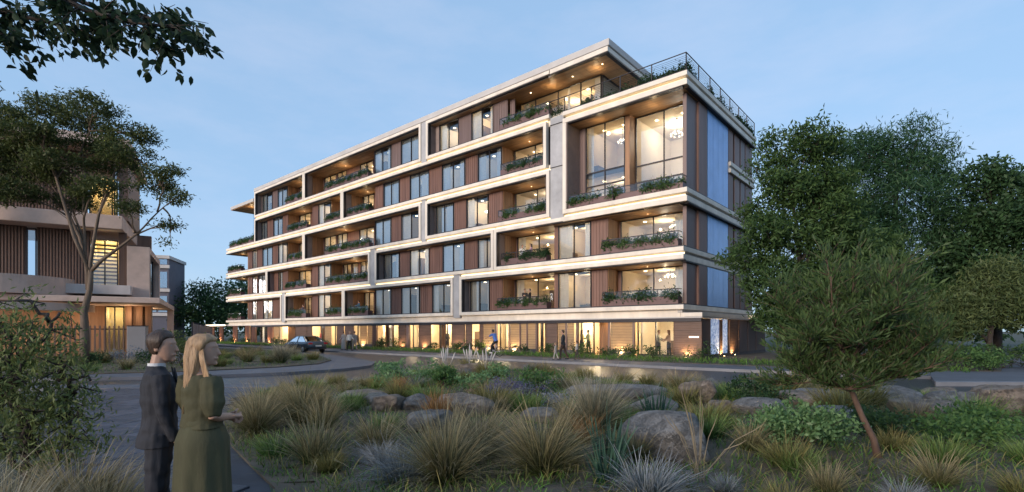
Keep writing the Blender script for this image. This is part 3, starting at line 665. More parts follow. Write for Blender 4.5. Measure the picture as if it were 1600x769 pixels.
# uplights at the feet of the screens
def uplight(x, y, z=.14, e=70, aim=(0,.12,1)):
    p = L(x, y); t = thing('uplight', 'small brass uplight in the planting at the foot of the ground floor screens', 'light', (p[0],p[1],z), BA, 'uplights along the ground floor screens')
    c_ = MB(); c_.tube([(0,0,-.02),(0,0,.07)], [.05,.06], 8); c_.obj('lamp_body', M['trim'], t)
    g = MB(); g.tube([(0,0,.071),(0,0,.075)], .045, 8); g.obj('lens', M['uplens'], t)
    d = bpy.data.lights.new('uplight_beam', 'SPOT'); d.energy = e; d.color = (1,.62,.28); d.spot_size = rad(150); d.spot_blend = .8; d.shadow_soft_size = .04
    o = link('uplight_beam', d, t, (0,0,.10)); o.rotation_euler = Vector((-aim[0],-aim[1],-aim[2])).to_track_quat('Z','Y').to_euler()
    return t
for x in UPS: uplight(x, .02)
for y in (3.7, 5.9): uplight(1.2, y, aim=(-.12,0,1))
# chandeliers hang inside the rooms
def chandelier(x, y, z, label, s=1.0, drop=.9):
    p = L(x, y); t = thing('chandelier', label, 'chandelier', (p[0],p[1],z), BA)
    b = MB(); b.tube([(0,0,0),(0,0,-drop)], .012, 5); b.ball((0,0,-.03), (.07,.07,.03)); b.obj('stem', M['trim'], t)
    n = 8; ar = MB(); bl = MB()
    for ring_, rr_, dz in ((0,.42*s,0),(1,.24*s,.16*s)):
        for i in range(n-2*ring_):
            a = 2*math.pi*i/(n-2*ring_)+ring_*.3; ar.tube([(0,0,-drop),(rr_*.6*math.cos(a),rr_*.6*math.sin(a),-drop-.08*s),(rr_*math.cos(a),rr_*math.sin(a),-drop+dz)], .008, 4)
            bl.ball((rr_*math.cos(a),rr_*math.sin(a),-drop+dz+.05), .045*s, 7, 5)
    ar.obj('arms', M['trim'], t); bl.obj('bulbs', M['bulb'], t)
chandelier(-2.2,4.2,16.75,'large bright chandelier in the double height corner room',1.0,1.2)
chandelier(-6.0,3.4,16.75,'small sparkling chandelier in the tall room left of the corner room',.8,1.0)
chandelier(-2.6,4.0,6.1,'round chandelier of bulbs in the first floor corner room',.9,.5)
chandelier(-2.4,4.2,9.6,'pale chandelier in the second floor corner room',.7,.5)
chandelier(-8.0,2.6,9.6,'pale chandelier in the second floor window left of the corner balcony',.7,.6)
chandelier(-17.3,2.4,9.6,'sparkling chandelier behind the narrow second floor window',1.1,1.0)
chandelier(-18.4,2.4,13.3,'sparkling chandelier behind the third floor window near the stone column',1.1,1.0)
chandelier(-21.4,2.4,17.0,'star shaped chandelier behind the fourth floor window',.8,.9)
# ------------------------------------------------------------------ plants: builders
LEAF = dict(
 dark=leafmat('dark_green_leaf', (.020,.050,.022), (.062,.125,.045)),
 mid=leafmat('mid_green_leaf', (.028,.064,.020), (.095,.165,.050)),
 olive=leafmat('olive_leaf', (.050,.080,.030), (.15,.19,.07)),
 sage=leafmat('sage_leaf', (.075,.115,.038), (.24,.29,.11)),
 willow=leafmat('narrow_leaf', (.036,.072,.026), (.12,.18,.06)),
 locust=leafmat('feathery_leaf', (.034,.056,.018), (.105,.13,.042)),
 pine=leafmat('blue_green_leaf', (.018,.052,.024), (.052,.12,.048)),
 bush=leafmat('shrub_leaf', (.042,.100,.030), (.14,.25,.075)),
 glossy=leafmat('glossy_pale_green_leaf', (.075,.17,.06), (.25,.40,.18), rough=.4),
 silver=leafmat('silver_leaf', (.17,.19,.22), (.34,.36,.40)),
 lav=leafmat('lavender_flower', (.10,.09,.19), (.24,.21,.38)),
 dark_branch=leafmat('branch_leaf', (.012,.03,.018), (.035,.065,.03)),  # darkest leaf green, used on the overhanging tree
)
GRASS = dict(
 straw=grassmat('straw_grass', (.075,.095,.030), (.42,.33,.19)),
 pale=grassmat('pale_grass', (.08,.11,.04), (.46,.39,.29)),
 green=grassmat('green_grass', (.055,.13,.03), (.24,.31,.09)),
 olive=grassmat('olive_grass', (.075,.095,.026), (.31,.26,.10)),
 rust=grassmat('rust_grass', (.17,.10,.03), (.42,.22,.09)),
 silver=grassmat('silver_grass', (.12,.14,.13), (.33,.34,.36)),
 blue=grassmat('blue_grass', (.025,.07,.05), (.07,.14,.09), .2),
 plume=grassmat('plume_grass', (.10,.11,.07), (.6,.55,.5), .15),
 cover=grassmat('ground_cover', (.04,.11,.02), (.18,.31,.055), .4),
)
BARK = mat('bark', (.13,.095,.07), .9, .35, 6, .6, bscale=20, stretch=(1,1,.25))
BARK_R = mat('reddish_bark', (.13,.080,.058), .85, .35, 8, .6, bscale=25, stretch=(1,1,.25))
BARK_D = mat('dark_bark', (.045,.035,.03), .9, .3, 6, .5)

def leaves_np(P, size, rg, aspect=.45, up=.0, dirs=None, fold=.12):
    """one small folded diamond leaf at every point"""
    n = len(P); d = rg.normal(size=(n,3)) if dirs is None else dirs + rg.normal(size=(n,3))*.35
    d[:,2] += up; d /= np.linalg.norm(d, axis=1, keepdims=True)+1e-9
    r = rg.normal(size=(n,3)); s = np.cross(d, r); s /= np.linalg.norm(s, axis=1, keepdims=True)+1e-9
    nn = np.cross(d, s); L_ = (size*rg.uniform(.6,1.3,n))[:,None]
    a = P; b = P + d*L_*.5 + s*L_*aspect*.5 + nn*L_*fold; c = P + d*L_; e = P + d*L_*.5 - s*L_*aspect*.5 + nn*L_*fold
    V = np.stack([a,b,c,e],1).reshape(-1,3); F = np.arange(n*4).reshape(-1,4); return V, F
def leaves6(P, size, rg, aspect, dirs):
    """near leaves: pointed ovals of two halves folded along the midrib"""
    n = len(P); d = dirs + rg.normal(size=(n,3))*.3; d /= np.linalg.norm(d, axis=1, keepdims=True)+1e-9
    s = np.cross(d, rg.normal(size=(n,3))); s /= np.linalg.norm(s, axis=1, keepdims=True)+1e-9; nn = np.cross(d, s); L_ = (size*rg.uniform(.65,1.25,n))[:,None]
    at = lambda t, w_, h: P + d*L_*t + s*L_*aspect*w_ + nn*L_*h
    V = np.stack([at(0,0,0), at(.28,.42,.06), at(.62,.40,.07), at(1,0,-.06), at(.62,-.40,.07), at(.28,-.42,.06), at(.28,0,0), at(.62,0,-.01)],1).reshape(-1,3)
    b = (np.arange(n)*8)[:,None]
    F = np.concatenate([np.concatenate([b+q for q in f],1) for f in ((0,6,1,1),)],0) if False else np.stack([np.concatenate([b+q for q in f],1) for f in ((0,1,2,7),(7,2,3,4),(0,7,4,5))],1).reshape(-1,4)
    return V, F
def crown_points(blobs, n, rg, clump=.35, per=22):
    """points gathered in twig-sized clumps inside ellipsoids, so the sky shows between the clumps"""
    vol = np.array([b[3]*b[4]*b[5] for b in blobs])**.75; vol /= vol.sum(); out = []; cen = []
    for b, f in zip(blobs, vol):
        m = max(1, int(n*f/per)); u = rg.normal(size=(m,3)); u /= np.linalg.norm(u,axis=1,keepdims=True)
        c = np.array(b[:3]) + u*(rg.uniform(.25,1,(m,1))**.5)*np.array(b[3:6]); cen.append(c)
        k = rg.integers(max(2,per//2), per+per//2, m); c2 = np.repeat(c, k, 0)
        out.append(c2 + rg.normal(size=c2.shape)*clump*np.array([1,1,.6]))
    return np.concatenate(out), np.concatenate(cen)
def make_tree(name, label, cat, loc, trunk, blobs, lm, n, size, bark, seed, group=None, clump=.35, aspect=.45, up=0, twigs=60, per=22, r0=.18, limbs=6):
    rg = np.random.default_rng(seed); t = thing(name, label, cat, loc, 0, group)
    tb = MB(); top = Vector(trunk[-1]); m = len(trunk)
    tb.tube(trunk, [r0*(1-.55*i/(m-1)) for i in range(m)], 9)
    pts, cen = crown_points(blobs, n, rg, clump, per)
    ends = []
    order = list(range(len(blobs))); nm_ = limbs or len(blobs)
    order.sort(key=lambda i: (i*7919) % 31)
    for rank, i in enumerate(order):
        b = blobs[i]; e = Vector(b[:3])
        if rank < nm_ or not ends: st = Vector(trunk[-1 - (1 if rg.random() < .4 and m > 2 else 0)]); ra = r0*.42
        else:
            ps0 = min(ends, key=lambda q: (q[4]-e).length); st = ps0[3 + int(rg.integers(0,2))]; ra = r0*.16
        mid = st.lerp(e, .5) + Vector((rg.normal()*.12, rg.normal()*.12, .12+abs(rg.normal())*.1))*(e-st).length*.6
        ps = []
        for q in range(7):
            f = q/6; ps.append(st*(1-f)**2 + mid*2*f*(1-f) + e*f*f + Vector(rg.normal(size=3))*.035)
        tb.tube(ps, [ra*(1-f/7)+.012 for f in range(7)], 6); ends.append(ps)
    for c in cen[rg.permutation(len(cen))[:twigs]]:
        c = Vector(c); ps = min(ends, key=lambda q: (q[-1]-c).length); st = ps[int(rg.integers(3,7))]
        mid = st.lerp(c, .5) + Vector(rg.normal(size=3))*.08
        tb.tube([st, mid, c], [r0*.10+.005, r0*.06+.004, .004], 4)
    tb.obj('trunk', bark, t, smooth=True)
    V, F = leaves_np(pts, size, rg, aspect, up)
    link('crown', np_mesh('crown', V, F, lm), t); return t
def grass_np(n, h, r0, spread, droop, wd, rg, segs=5):
    a = rg.uniform(0, 2*np.pi, n); q = r0*np.sqrt(rg.random(n)); bx, by = q*np.cos(a), q*np.sin(a)
    az = a + rg.normal(size=n)*.5; L_ = h*rg.uniform(.5,1.1,n)*(1+.3*(rg.random(n)<.06)); tilt = np.abs(rg.normal(size=n))*spread + .05 + .55*(rg.random(n)<.10); dr = droop*rg.uniform(.3,1.6,n)
    t = np.linspace(0,1,segs+1)[None]; az = az + .35*np.sin(az*2+rg.uniform(0,6.28)); rr = L_[:,None]*(np.sin(tilt)[:,None]*t + dr[:,None]*.8*t**2*.7); z = L_[:,None]*(np.cos(tilt)[:,None]*t - dr[:,None]*.62*t**2.4)
    wig = rg.normal(size=n)[:,None]*.06*L_[:,None]*t**2
    x = bx[:,None]+rr*np.cos(az)[:,None]-wig*np.sin(az)[:,None]; y = by[:,None]+rr*np.sin(az)[:,None]+wig*np.cos(az)[:,None]
    z = np.maximum(z, .01)
    ph = rg.uniform(0,2*np.pi,n); wx, wy = np.cos(ph), np.sin(ph); hw = wd*.5*(1-t**1.6*.85)*rg.uniform(.7,1.3,n)[:,None]
    A = np.stack([x-hw*wx[:,None], y-hw*wy[:,None], z],-1); B = np.stack([x+hw*wx[:,None], y+hw*wy[:,None], z],-1)
    V = np.stack([A,B],2).reshape(-1,3); k = (segs+1)*2
    base = (np.arange(n)*k)[:,None]; s_ = (np.arange(segs)*2)[None]; i0 = base+s_
    F = np.stack([i0,i0+1,i0+3,i0+2],-1).reshape(-1,4)
    tip = np.repeat((t+0*a[:,None])[...,None],2,2).reshape(-1); return V, F, tip
def grass_mesh(kind, n, h, r0, spread, droop, wd, seed, segs=5):
    V, F, tp = grass_np(n, h, r0, spread, droop, wd, np.random.default_rng(seed), segs); return np_mesh('grass_blades', V, F, GRASS[kind], tp)
GP = {
 'fountain': [grass_mesh('straw', 1150, .95, .11, .55, .42, .0095, s, 6) for s in (1,2,21)],
 'pale': [grass_mesh('pale', 1150, .95, .13, .5, .28, .009, s, 6) for s in (3,4,22)],
 'tan': [grass_mesh('straw', 420, .75, .15, .5, .38, .011, s) for s in (5,6,23)],
 'green': [grass_mesh('green', 480, .45, .22, .6, .35, .012, s, 4) for s in (7,8,24)],
 'olive': [grass_mesh('olive', 480, .55, .20, .55, .36, .012, s, 4) for s in (9,10,25)],
 'rust': [grass_mesh('rust', 420, .5, .10, .4, .15, .008, s) for s in (11,)],
 'silver': [grass_mesh('silver', 650, .5, .14, .7, .5, .010, s) for s in (12,13)],
 'blue': [grass_mesh('blue', 60, .6, .16, .28, .05, .04, s) for s in (14,)],
 'plume': [grass_mesh('olive', 300, .7, .14, .4, .3, .012, s, 4) for s in (15,)],
}
gcount = 0
def grass(kind, x, y, s=1.0, label=None, group=None, z=None, sz=None, name='grass_clump', cat='grass'):
    global gcount; gcount += 1
    me = GP[kind][gcount % len(GP[kind])]
    o = link(name, me, None, (x, y, gz(x, y)-.01 if z is None else z), RR.uniform(0, 6.28)); o.scale = (s, s, (sz or s))
    return tag(o, label, cat, group)
def shrub(x, y, w_, h, lm, n, size, label, group=None, z=None, name='shrub', seed=None, aspect=.5, up=.4, clump=.07, per=14):
    rg = np.random.default_rng(seed or int(abs(x*131+y*17)*10)+3); zz = gz(x, y)-.01 if z is None else z
    t = thing(name, label, 'shrub', (x, y, zz), 0, group)
    bl = [(rg.normal()*w_*.22, rg.normal()*w_*.22, h*rg.uniform(.35,.62), w_*rg.uniform(.22,.36), w_*rg.uniform(.22,.36), h*rg.uniform(.3,.42)) for _ in range(6)]
    P, cen = crown_points(bl, n, rg, clump, per); P[:,2] = np.maximum(P[:,2], .02)
    V, F = leaves_np(P, size, rg, aspect, up); link('foliage', np_mesh('foliage', V, F, lm), t)
    b = MB()
    for c in cen[rg.permutation(len(cen))[:14]]: b.tube([(c[0]*.15,c[1]*.15,0),(c[0]*.5,c[1]*.5,c[2]*.55),tuple(c)], [.012,.008,.004], 4)
    b.obj('stems', BARK_D, t); return t
def rockmat(name, c1, c2):
    m = mat(name, c1, .9, .3, 2.2, 0, col2=c2); n, l, p = m.node_tree.nodes, m.node_tree.links, m.node_tree.nodes['Principled BSDF']
    t = n.new('ShaderNodeTexCoord'); vo = n.new('ShaderNodeTexVoronoi'); vo.feature = 'DISTANCE_TO_EDGE'; vo.inputs['Scale'].default_value = 2.4
    nz = n.new('ShaderNodeTexNoise'); nz.inputs['Scale'].default_value = 9; nz.inputs['Detail'].default_value = 8; nz.inputs['Roughness'].default_value = .7
    wv = n.new('ShaderNodeVectorMath'); wv.operation = 'ADD'; l.new(t.outputs['Object'], wv.inputs[0]); l.new(nz.outputs['Color'], wv.inputs[1]); l.new(wv.outputs[0], vo.inputs[0]); l.new(t.outputs['Object'], nz.inputs[0])
    mr = n.new('ShaderNodeMapRange'); mr.inputs[2].default_value = .06; l.new(vo.outputs[0], mr.inputs[0])
    ad = n.new('ShaderNodeMath'); ad.operation = 'MULTIPLY_ADD'; ad.inputs[1].default_value = .35; l.new(mr.outputs[0], ad.inputs[0]); l.new(nz.outputs[0], ad.inputs[2])
    b = n.new('ShaderNodeBump'); b.inputs['Strength'].default_value = 1; b.inputs['Distance'].default_value = .06; l.new(ad.outputs[0], b.inputs['Height']); l.new(b.outputs[0], p.inputs['Normal']); return m
ROCK_M = [rockmat('boulder_stone', (.13,.125,.12), (.30,.285,.27)), rockmat('sandstone_boulder', (.16,.125,.10), (.36,.29,.23))]
def rock_mesh(seed, m):
    rg = np.random.default_rng(seed); b = MB(); n, k = 34, 22; off = Vector(rg.uniform(-50,50,3))
    planes = [Vector(rg.normal(size=3)).normalized() for _ in range(13)]; ds = [rg.uniform(.5,.85) for _ in planes]
    planes.append(Vector((rg.normal()*.12, rg.normal()*.12, 1)).normalized()); ds.append(.55)
    rings = []
    for j in range(k+1):
        th = math.pi*j/k; r_ = []
        for i in range(n):
            p = Vector((max(.02,math.sin(th))*math.cos(2*math.pi*i/n), max(.02,math.sin(th))*math.sin(2*math.pi*i/n), -math.cos(th)))
            for pl, d in zip(planes, ds):
                e = p.dot(pl)-d
                if e > 0: p = p - pl*e*.95
            p = p*(1.15+.10*noise.noise(p*1.6+off)+.07*noise.noise(p*4.5+off)+.03*noise.noise(p*11+off)); r_.append(p)
        rings.append(r_)
    b.loft(rings); me = b.mesh('boulder', m); me.polygons.foreach_set('use_smooth', [True]*len(me.polygons)); return me
ROCKS = [rock_mesh(s, ROCK_M[s % 2]) for s in range(6)]
def rock(i, x, y, sx, sy, sz, label, rot=0, group=None):
    o = link('boulder', ROCKS[i], None, (x, y, gz(x, y)+sz*.52), rot); o.scale = (sx*1.2, sy*1.2, sz*1.35); return tag(o, label, 'rock', group)

# ------------------------------------------------------------------ building on the left, behind its own tree
LM = dict(stone=mat('pink_stone', (.54,.41,.35), .8, .15, 1.2, .25, bscale=25), pale=mat('pale_stone_edge', (.50,.45,.43), .75, .12, 1, .15, bscale=25),
 slat=mat('brown_slats', (.17,.105,.08), .6, .25, 1.2, .1, stretch=(3,3,.3)), wood=mat('red_wood', (.26,.15,.09), .6, .3, 1.3, stretch=(3,3,.3)),
 warm=mat('amber_room_paint', (.75,.62,.40), .9, .1, 1), bluefence=mat('blue_grey_fence', (.07,.085,.16), .6, .15, 2))
Q0 = Vector((-22, 32, 0)); QA = math.atan2(.5025, .8645)
def Q(t, y): return (Q0.x + t*.8645 - y*.5025, Q0.y + t*.5025 + y*.8645)
LB = thing('low_apartment_building', 'three storey brown slatted building with pink stone canopies behind the tall tree on the left', 'building', Q0, QA)
def lp(b, n, m, **k): return b.obj(n, m, LB, **k)
b = MB(); b.box(-9.5,0,0,13,3.55,3.9); lp(b, 'entrance_canopy', LM['stone'], bevel=.03)
b = MB(); b.box(-.45,-.02,12.4,12.95,0,3.55); lp(b, 'canopy_post', LM['stone'])
b = MB(); b.box(-9.0,-1.65,1.5,9,4.12,4.7); lp(b, 'upper_canopy', LM['pale'], bevel=.03)
def slat_wall(t0, t1, y, z0, z1, name='slat_wall', step=.15):
    b = MB(); b.box(t0,t1,y+.06,y+.16,z0,z1)
    for i in range(int((t1-t0)/step)): b.box(t0+i*step, t0+i*step+.07, y, y+.059, z0+.01, z1-.01)
    return lp(b, name, LM['slat'])
slat_wall(-16,-6.95,3,4.72,8.2); slat_wall(-6.45,-3.9,3,4.72,8.2); slat_wall(-16,-4.05,3,9.07,13.2); slat_wall(-2.42,-2.0,2.7,4.72,8.2, step=.1)
def lbwin(t0, t1, y, z0, z1, m, mull=(.5,), lou=0, lit=0):
    o = window(t0, t1, y, z0, z1, m, mull=mull, parent=LB)
    if lou:
        l_ = MB()
        for q in range(lou): zz = z0+.15+q*(z1-z0-.3)/lou; l_.box(t0+.06,t1-.06,y+.1,y+.22,zz,zz+.1)
        l_.obj('louvres', LM['slat'], o)
    if lit:
        r_ = MB(); r_.quad((t0,y+2,z0),(t1,y+2,z0),(t1,y+2,z1),(t0,y+2,z1)); r_.quad((t0,y+.3,z0),(t0,y+2,z0),(t0,y+2,z1),(t0,y+.3,z1)); r_.quad((t0,y+.3,z1),(t0,y+2,z1),(t1,y+2,z1),(t1,y+.3,z1)); r_.obj('room_wall', LM['warm'], o)
        d = bpy.data.lights.new('room_lamp','POINT'); d.energy = lit; d.color = (1,.78,.40); d.shadow_soft_size = .1; link('room_lamp', d, LB, ((t0+t1)/2, y+1.2, z1-.5))
    return o
lbwin(-6.93,-6.47,3,4.75,8.1,M['glass_blue'],mull=())
lbwin(-3.84,-2.48,3,4.75,7.7,M['glass'],lou=11,lit=16); lbwin(-3.95,-2.75,3,9.2,11.7,M['glass'],lit=14,mull=()); lbwin(-2.7,-2.5,3,9.2,12.6,M['glass_blue'],mull=())
lbwin(-9.2,-8.5,3,10.0,12.4,M['glass_blue'],mull=())
b = MB(); b.box(-2.45,-1.95,3.05,9,9.07,13.2); b.box(-2.46,-1.2,8.5,9,3.9,9); lp(b, 'corner_wall', LM['slat'])
b = MB(); b.box(-16,-2.05,1.4,9.5,8.2,9.05); lp(b, 'floor_band', LM['stone'], bevel=.04)
b = MB(); b.box(-16,-1.6,.8,10,13.2,13.75); lp(b, 'roof_slab', LM['stone'], bevel=.04)
b = MB(); b.box(-1.97,-.75,2.5,2.9,3.92,7.35); b.box(-1.25,-.75,2.902,9.9,6.95,7.35); b.box(-1.25,-.75,9.3,9.9,3.92,6.948); lp(b, 'stone_portal', LM['stone'], bevel=.02)
b = MB(); b.box(-1.1,-1.0,2.91,9.28,3.92,6.94); lp(b, 'portal_glass', M['glass_blue'])
b = MB(); b.box(-1.15,-.95,5.3,5.5,3.92,6.94); b.box(-1.15,-.95,7.3,7.45,3.92,6.94); lp(b, 'portal_post', M['trim'])
b = MB(); b.box(-16,-3.5,6,6.15,0,3.55); b.box(-2.4,-.9,5.2,6,0,3.55); lp(b, 'ground_floor_wall', LM['wood'])
lbwin(-3.48,-2.42,5.2,.2,3.5,M['glass'],lit=10)
b = MB()
for t_ in (-2.3,-1.7,-1.2): b.box(t_,t_+.35,4.6,4.95,0,3.55)
lp(b, 'timber_post', LM['wood'])
b = MB(); b.box(-8.6,-8.1,.3,.8,0,13.2); lp(b, 'stone_column', LM['stone'])
b = MB()   # curved balcony and the lower curved canopy
for (r1, r0_, za, zb) in ((3.6,3.2,3.95,5.0),(4.6,3.4,3.0,3.45)):
    n = 18; R1 = [(-8.2+r1*math.cos(a), 2.6+r1*math.sin(a)*.9) for a in [rad(-100+i*100/n) for i in range(n+1)]]; R0 = [(-8.2+r0_*math.cos(a), 2.6+r0_*math.sin(a)*.9) for a in [rad(-100+i*100/n) for i in range(n+1)]]
    for i in range(n): b.prism([R1[i],R1[i+1],R0[i+1],R0[i]], za, zb)
lp(b, 'curved_balcony', LM['stone'])
for x, y, z, e in ((-7.5,4.6,1.2,26),(-2.0,3.9,2.9,12),(-1.2,9,3.2,10),(-4.8,4.6,2.6,16)):
    d = bpy.data.lights.new('entrance_lamp','POINT'); d.energy = e*.9; d.color = (1,.66,.38); d.shadow_soft_size = .1; link('entrance_lamp', d, LB, (x,y,z))
# fence and gate pillar in front of it
fe = thing('slatted_fence', 'fence of tall brown upright slats beside the pale gate pillar', 'fence', (*Q(-3.5,-2),0), QA)
me_ = MB().box(-.035,.035,-.04,.04,.1,2.12).mesh('slat', LM['slat'])
for i in range(22): link('slat', me_, fe, (-2.6+i*.215, 0, 0))
b = MB(); b.box(-2.65,2.05,.045,.085,.25,.31); b.box(-2.65,2.05,.045,.085,1.9,1.96); b.obj('rail', M['trim'], fe)
gp = thing('gate_pillar', 'smooth pale gate pillar at the end of the slatted fence', 'pillar', (*Q(-1,-2),0), QA)
b = MB(); b.box(-.42,.46,-.1,1.4,0,2.1); b.obj('pillar_body', mat('render_plaster', (.30,.275,.27), .7, .08, .8), gp, bevel=.02)
b = MB(); b.box(-.44,.48,-.12,1.42,2.101,2.14); b.obj('pillar_cap', M['trim'], gp)
bf = thing('boundary_fence', 'long dark blue grey panel fence running back towards the far trees', 'fence', (-20.6, 33, 0), math.atan2(64-33, -37.5+20.6))
nl = math.hypot(16.9, 31); pm = MB().box(.04,1.92,-.03,.03,.1,2.3).mesh('panel', LM['bluefence']); po = MB().box(-.04,.035,-.05,.05,0,2.4).mesh('post', M['trim'])
for i in range(int(nl/1.96)): link('panel', pm, bf, (i*1.96,0,0)); link('post', po, bf, (i*1.96,0,0))
# far blocks
fb = thing('distant_apartment_block', 'dark distant block of flats showing past the stone portal on the left', 'building', (-55.5, 80, 0), .3)
b = MB(); b.box(-6,1.6,0,8,0,13.2); b.obj('wall', mat('far_wall', (.10,.10,.13), .8, .1, 1), fb)
b = MB()
for z in (4.2,8.0,11.7): b.box(-6.2,1.8,-.3,-.002,z,z+.5)
b.box(-6.2,1.8,-.3,8.2,13.2,13.7); b.obj('floor_band', M['cornice'], fb)
for z in (4.75,8.55,12.2):
    for q in range(5):
        b = MB(); b.box(-5.6+q*1.45,-4.4+q*1.45,-.04,-.003,z+.1,z+2.6 if z < 12 else z+.9); b.obj('window', M['glass_blue'], fb)

# ------------------------------------------------------------------ trees
def px(Y, u0): k = Y/800; return lambda u, v, ru, rv, dy=0, rd=None: ((u-u0)*k, dy, (518-v)*k+1.8, ru*k, rd or ru*k*.9, rv*k)
p = px(25, 130)
make_tree('feathery_tree', 'tall spreading tree with feathery layered foliage in front of the slatted building', 'tree', (-20.9, 25, .15),
  [(0,0,0),(.05,0,1.2),(.0,0,2.6),(.2,.1,3.7),(.35,0,4.6)],
  [p(75,165,46,16,.5), p(40,195,40,16,-.4), p(110,190,42,13,.8), p(160,182,40,13,-.6), p(195,212,40,12,.3), p(140,222,46,13,.9), p(80,225,46,14,-.9), p(30,240,44,18,.4), p(215,248,38,10,-.5), p(170,255,40,11,.6), p(258,278,34,9,-.3),
   p(110,262,46,12,-.4), p(55,272,46,13,.7), p(225,290,34,9,.7), p(270,312,26,7,.2), p(185,300,34,9,-.8), p(130,300,36,9,.4), p(215,335,30,7,-.6), p(248,352,22,6,.3), p(20,305,50,18,-.6), p(80,312,36,9,.9), p(-30,255,50,34,.4), p(-20,200,46,24,-.5), p(262,380,12,4,.1)],
  LEAF['locust'], 38000, .19, BARK, 21, clump=.20, per=44, twigs=220, up=-.1, aspect=.30, r0=.22)
# far trees between the two buildings
p = px(88, 325)
make_tree('far_tree', 'dark broad tree between the two buildings, tallest of the far trees', 'tree', (-52.2, 88, 0), [(0,0,0),(0,0,3),(0,0,5)],
  [p(325,455,30,14), p(310,475,25,14), p(345,470,28,16), p(330,490,40,14), p(365,455,18,16,3)], LEAF['pine'], 5000, .55, BARK_D, 31, clump=.9, twigs=20)
make_tree('far_tree', 'dark tree standing right against the left building portal in the distance', 'tree', (-58.5, 84, 0), [(0,0,0),(0,0,3),(0,0,4.5)],
  [(0,0,6,3.2,3,3.0),(3,0,4.5,3,3,2.6),(-3,0,5,3,3,3),(6.5,1,4,2.5,2.5,2.2)], LEAF['dark'], 4000, .5, BARK_D, 32, clump=.8, twigs=15)
make_tree('far_tree', 'dark tree seen through the corner balconies at the left end of the apartment block', 'tree', (-49, 96, 0), [(0,0,0),(0,0,3),(0,0,5)],
  [(0,0,9,3.5,3,4),(2,0,6,3.5,3,3),(-3,0,6,3,3,3)], LEAF['pine'], 3500, .55, BARK_D, 33, clump=.9, twigs=15)
# right-hand group
p = px(26, 1245)
make_tree('leafy_tree', 'light green leafy tree right beside the end of the apartment block', 'tree', (14.5, 26, .1), [(0,0,0),(.1,0,2),(0,0,3.6),(.1,0,5)],
  [p(1225,235,36,34,.3), p(1262,225,38,30,-.4), p(1215,300,42,30,-.6), p(1270,290,50,40,.5), p(1185,370,42,26,-.7), p(1250,370,60,40,.2), p(1165,405,40,24,.2), p(1210,440,55,34,-.4), p(1285,440,60,40,.6), p(1300,340,45,40,-.3), p(1230,500,50,24,.0), p(1215,480,36,26,.5), p(1290,510,50,26,-.3), p(1330,400,50,50,.6), p(1300,245,30,26,.5), p(1318,285,34,30,.8), p(1195,330,30,18,.4), p(1180,265,14,14,.2)],
  LEAF['mid'], 42000, .25, BARK_D, 41, clump=.26, per=40, up=.2, aspect=.32, twigs=120, r0=.22)
p = px(34, 1400)
make_tree('conifer', 'tall dark dense tree, highest crown of the group on the right', 'tree', (25.5, 34, 0), [(0,0,0),(.1,0,4),(-.1,0,8),(0,0,11)],
  [p(1437,205,22,22), p(1462,232,26,16,.4), p(1395,228,30,20,-.3), p(1345,222,24,18,.4), p(1490,300,34,40,.6), p(1520,360,44,46,.9), p(1310,230,26,24,1.2), p(1300,330,40,40,1.2), p(1505,440,50,40,.7), p(1420,262,56,34,.6), p(1350,250,42,34,-.5), p(1372,232,30,22,.6), p(1335,300,55,44,.8), p(1400,320,66,44,-.9), p(1465,270,34,36,.4), p(1330,370,60,44,-.4), p(1420,390,70,44,.6), p(1470,350,40,40,-.5), p(1380,440,75,40,.2), p(1440,460,60,36,.4), p(1320,440,60,50,.8), p(1480,430,50,46,.5), p(1400,500,80,26,.3), p(1480,500,60,30,.8)],
  LEAF['pine'], 76000, .40, BARK_D, 42, clump=.46, per=46, up=.5, aspect=.16, twigs=140, r0=.3)
p = px(31, 1560)
make_tree('airy_tree', 'thin leaved tree at the right edge of the view with sky showing through', 'tree', (29.4, 31, 0), [(0,0,0),(0,0,3),(.2,0,6),(0,0,8)],
  [p(1540,285,34,34), p(1590,290,36,34,.5), p(1560,350,50,40,-.6), p(1610,370,45,50,.4), p(1520,400,40,36,.5), p(1570,430,60,34,-.3), p(1640,330,50,60), p(1530,465,40,26,.3)],
  LEAF['dark'], 26000, .28, BARK_D, 43, clump=.36, per=26, up=.1, twigs=100, r0=.24)
make_tree('low_tree', 'low bushy tree between the dark conifer and the right edge', 'tree', (25.2, 27, 0), [(0,0,0),(0,0,1.2),(0,0,2.4)],
  [(0,0,3.2,2.2,1.6,1.4),(-2.2,0,2.6,1.8,1.5,1.3),(2.4,.3,2.9,1.8,1.5,1.2),(.5,0,4.6,1.5,1.4,1.0),(-4.4,.4,2.2,1.8,1.4,1.2)], LEAF['olive'], 26000, .28, BARK_D, 44, clump=.26, per=30, up=.5, aspect=.22, twigs=60)
make_tree('low_tree', 'low dark tree behind the slender garden tree, close to the leafy tree', 'tree', (19.2, 28.5, 0), [(0,0,0),(0,0,1.5),(0,0,3)],
  [(0,0,4.0,2.6,1.6,2.0),(-2.4,0,2.8,2,1.5,1.6),(2.6,.3,3.4,2.2,1.6,1.8),(.5,0,6.2,2.0,1.6,1.4)], LEAF['mid'], 26000, .30, BARK_D, 45, clump=.3, per=30, up=.5, aspect=.24, twigs=60)
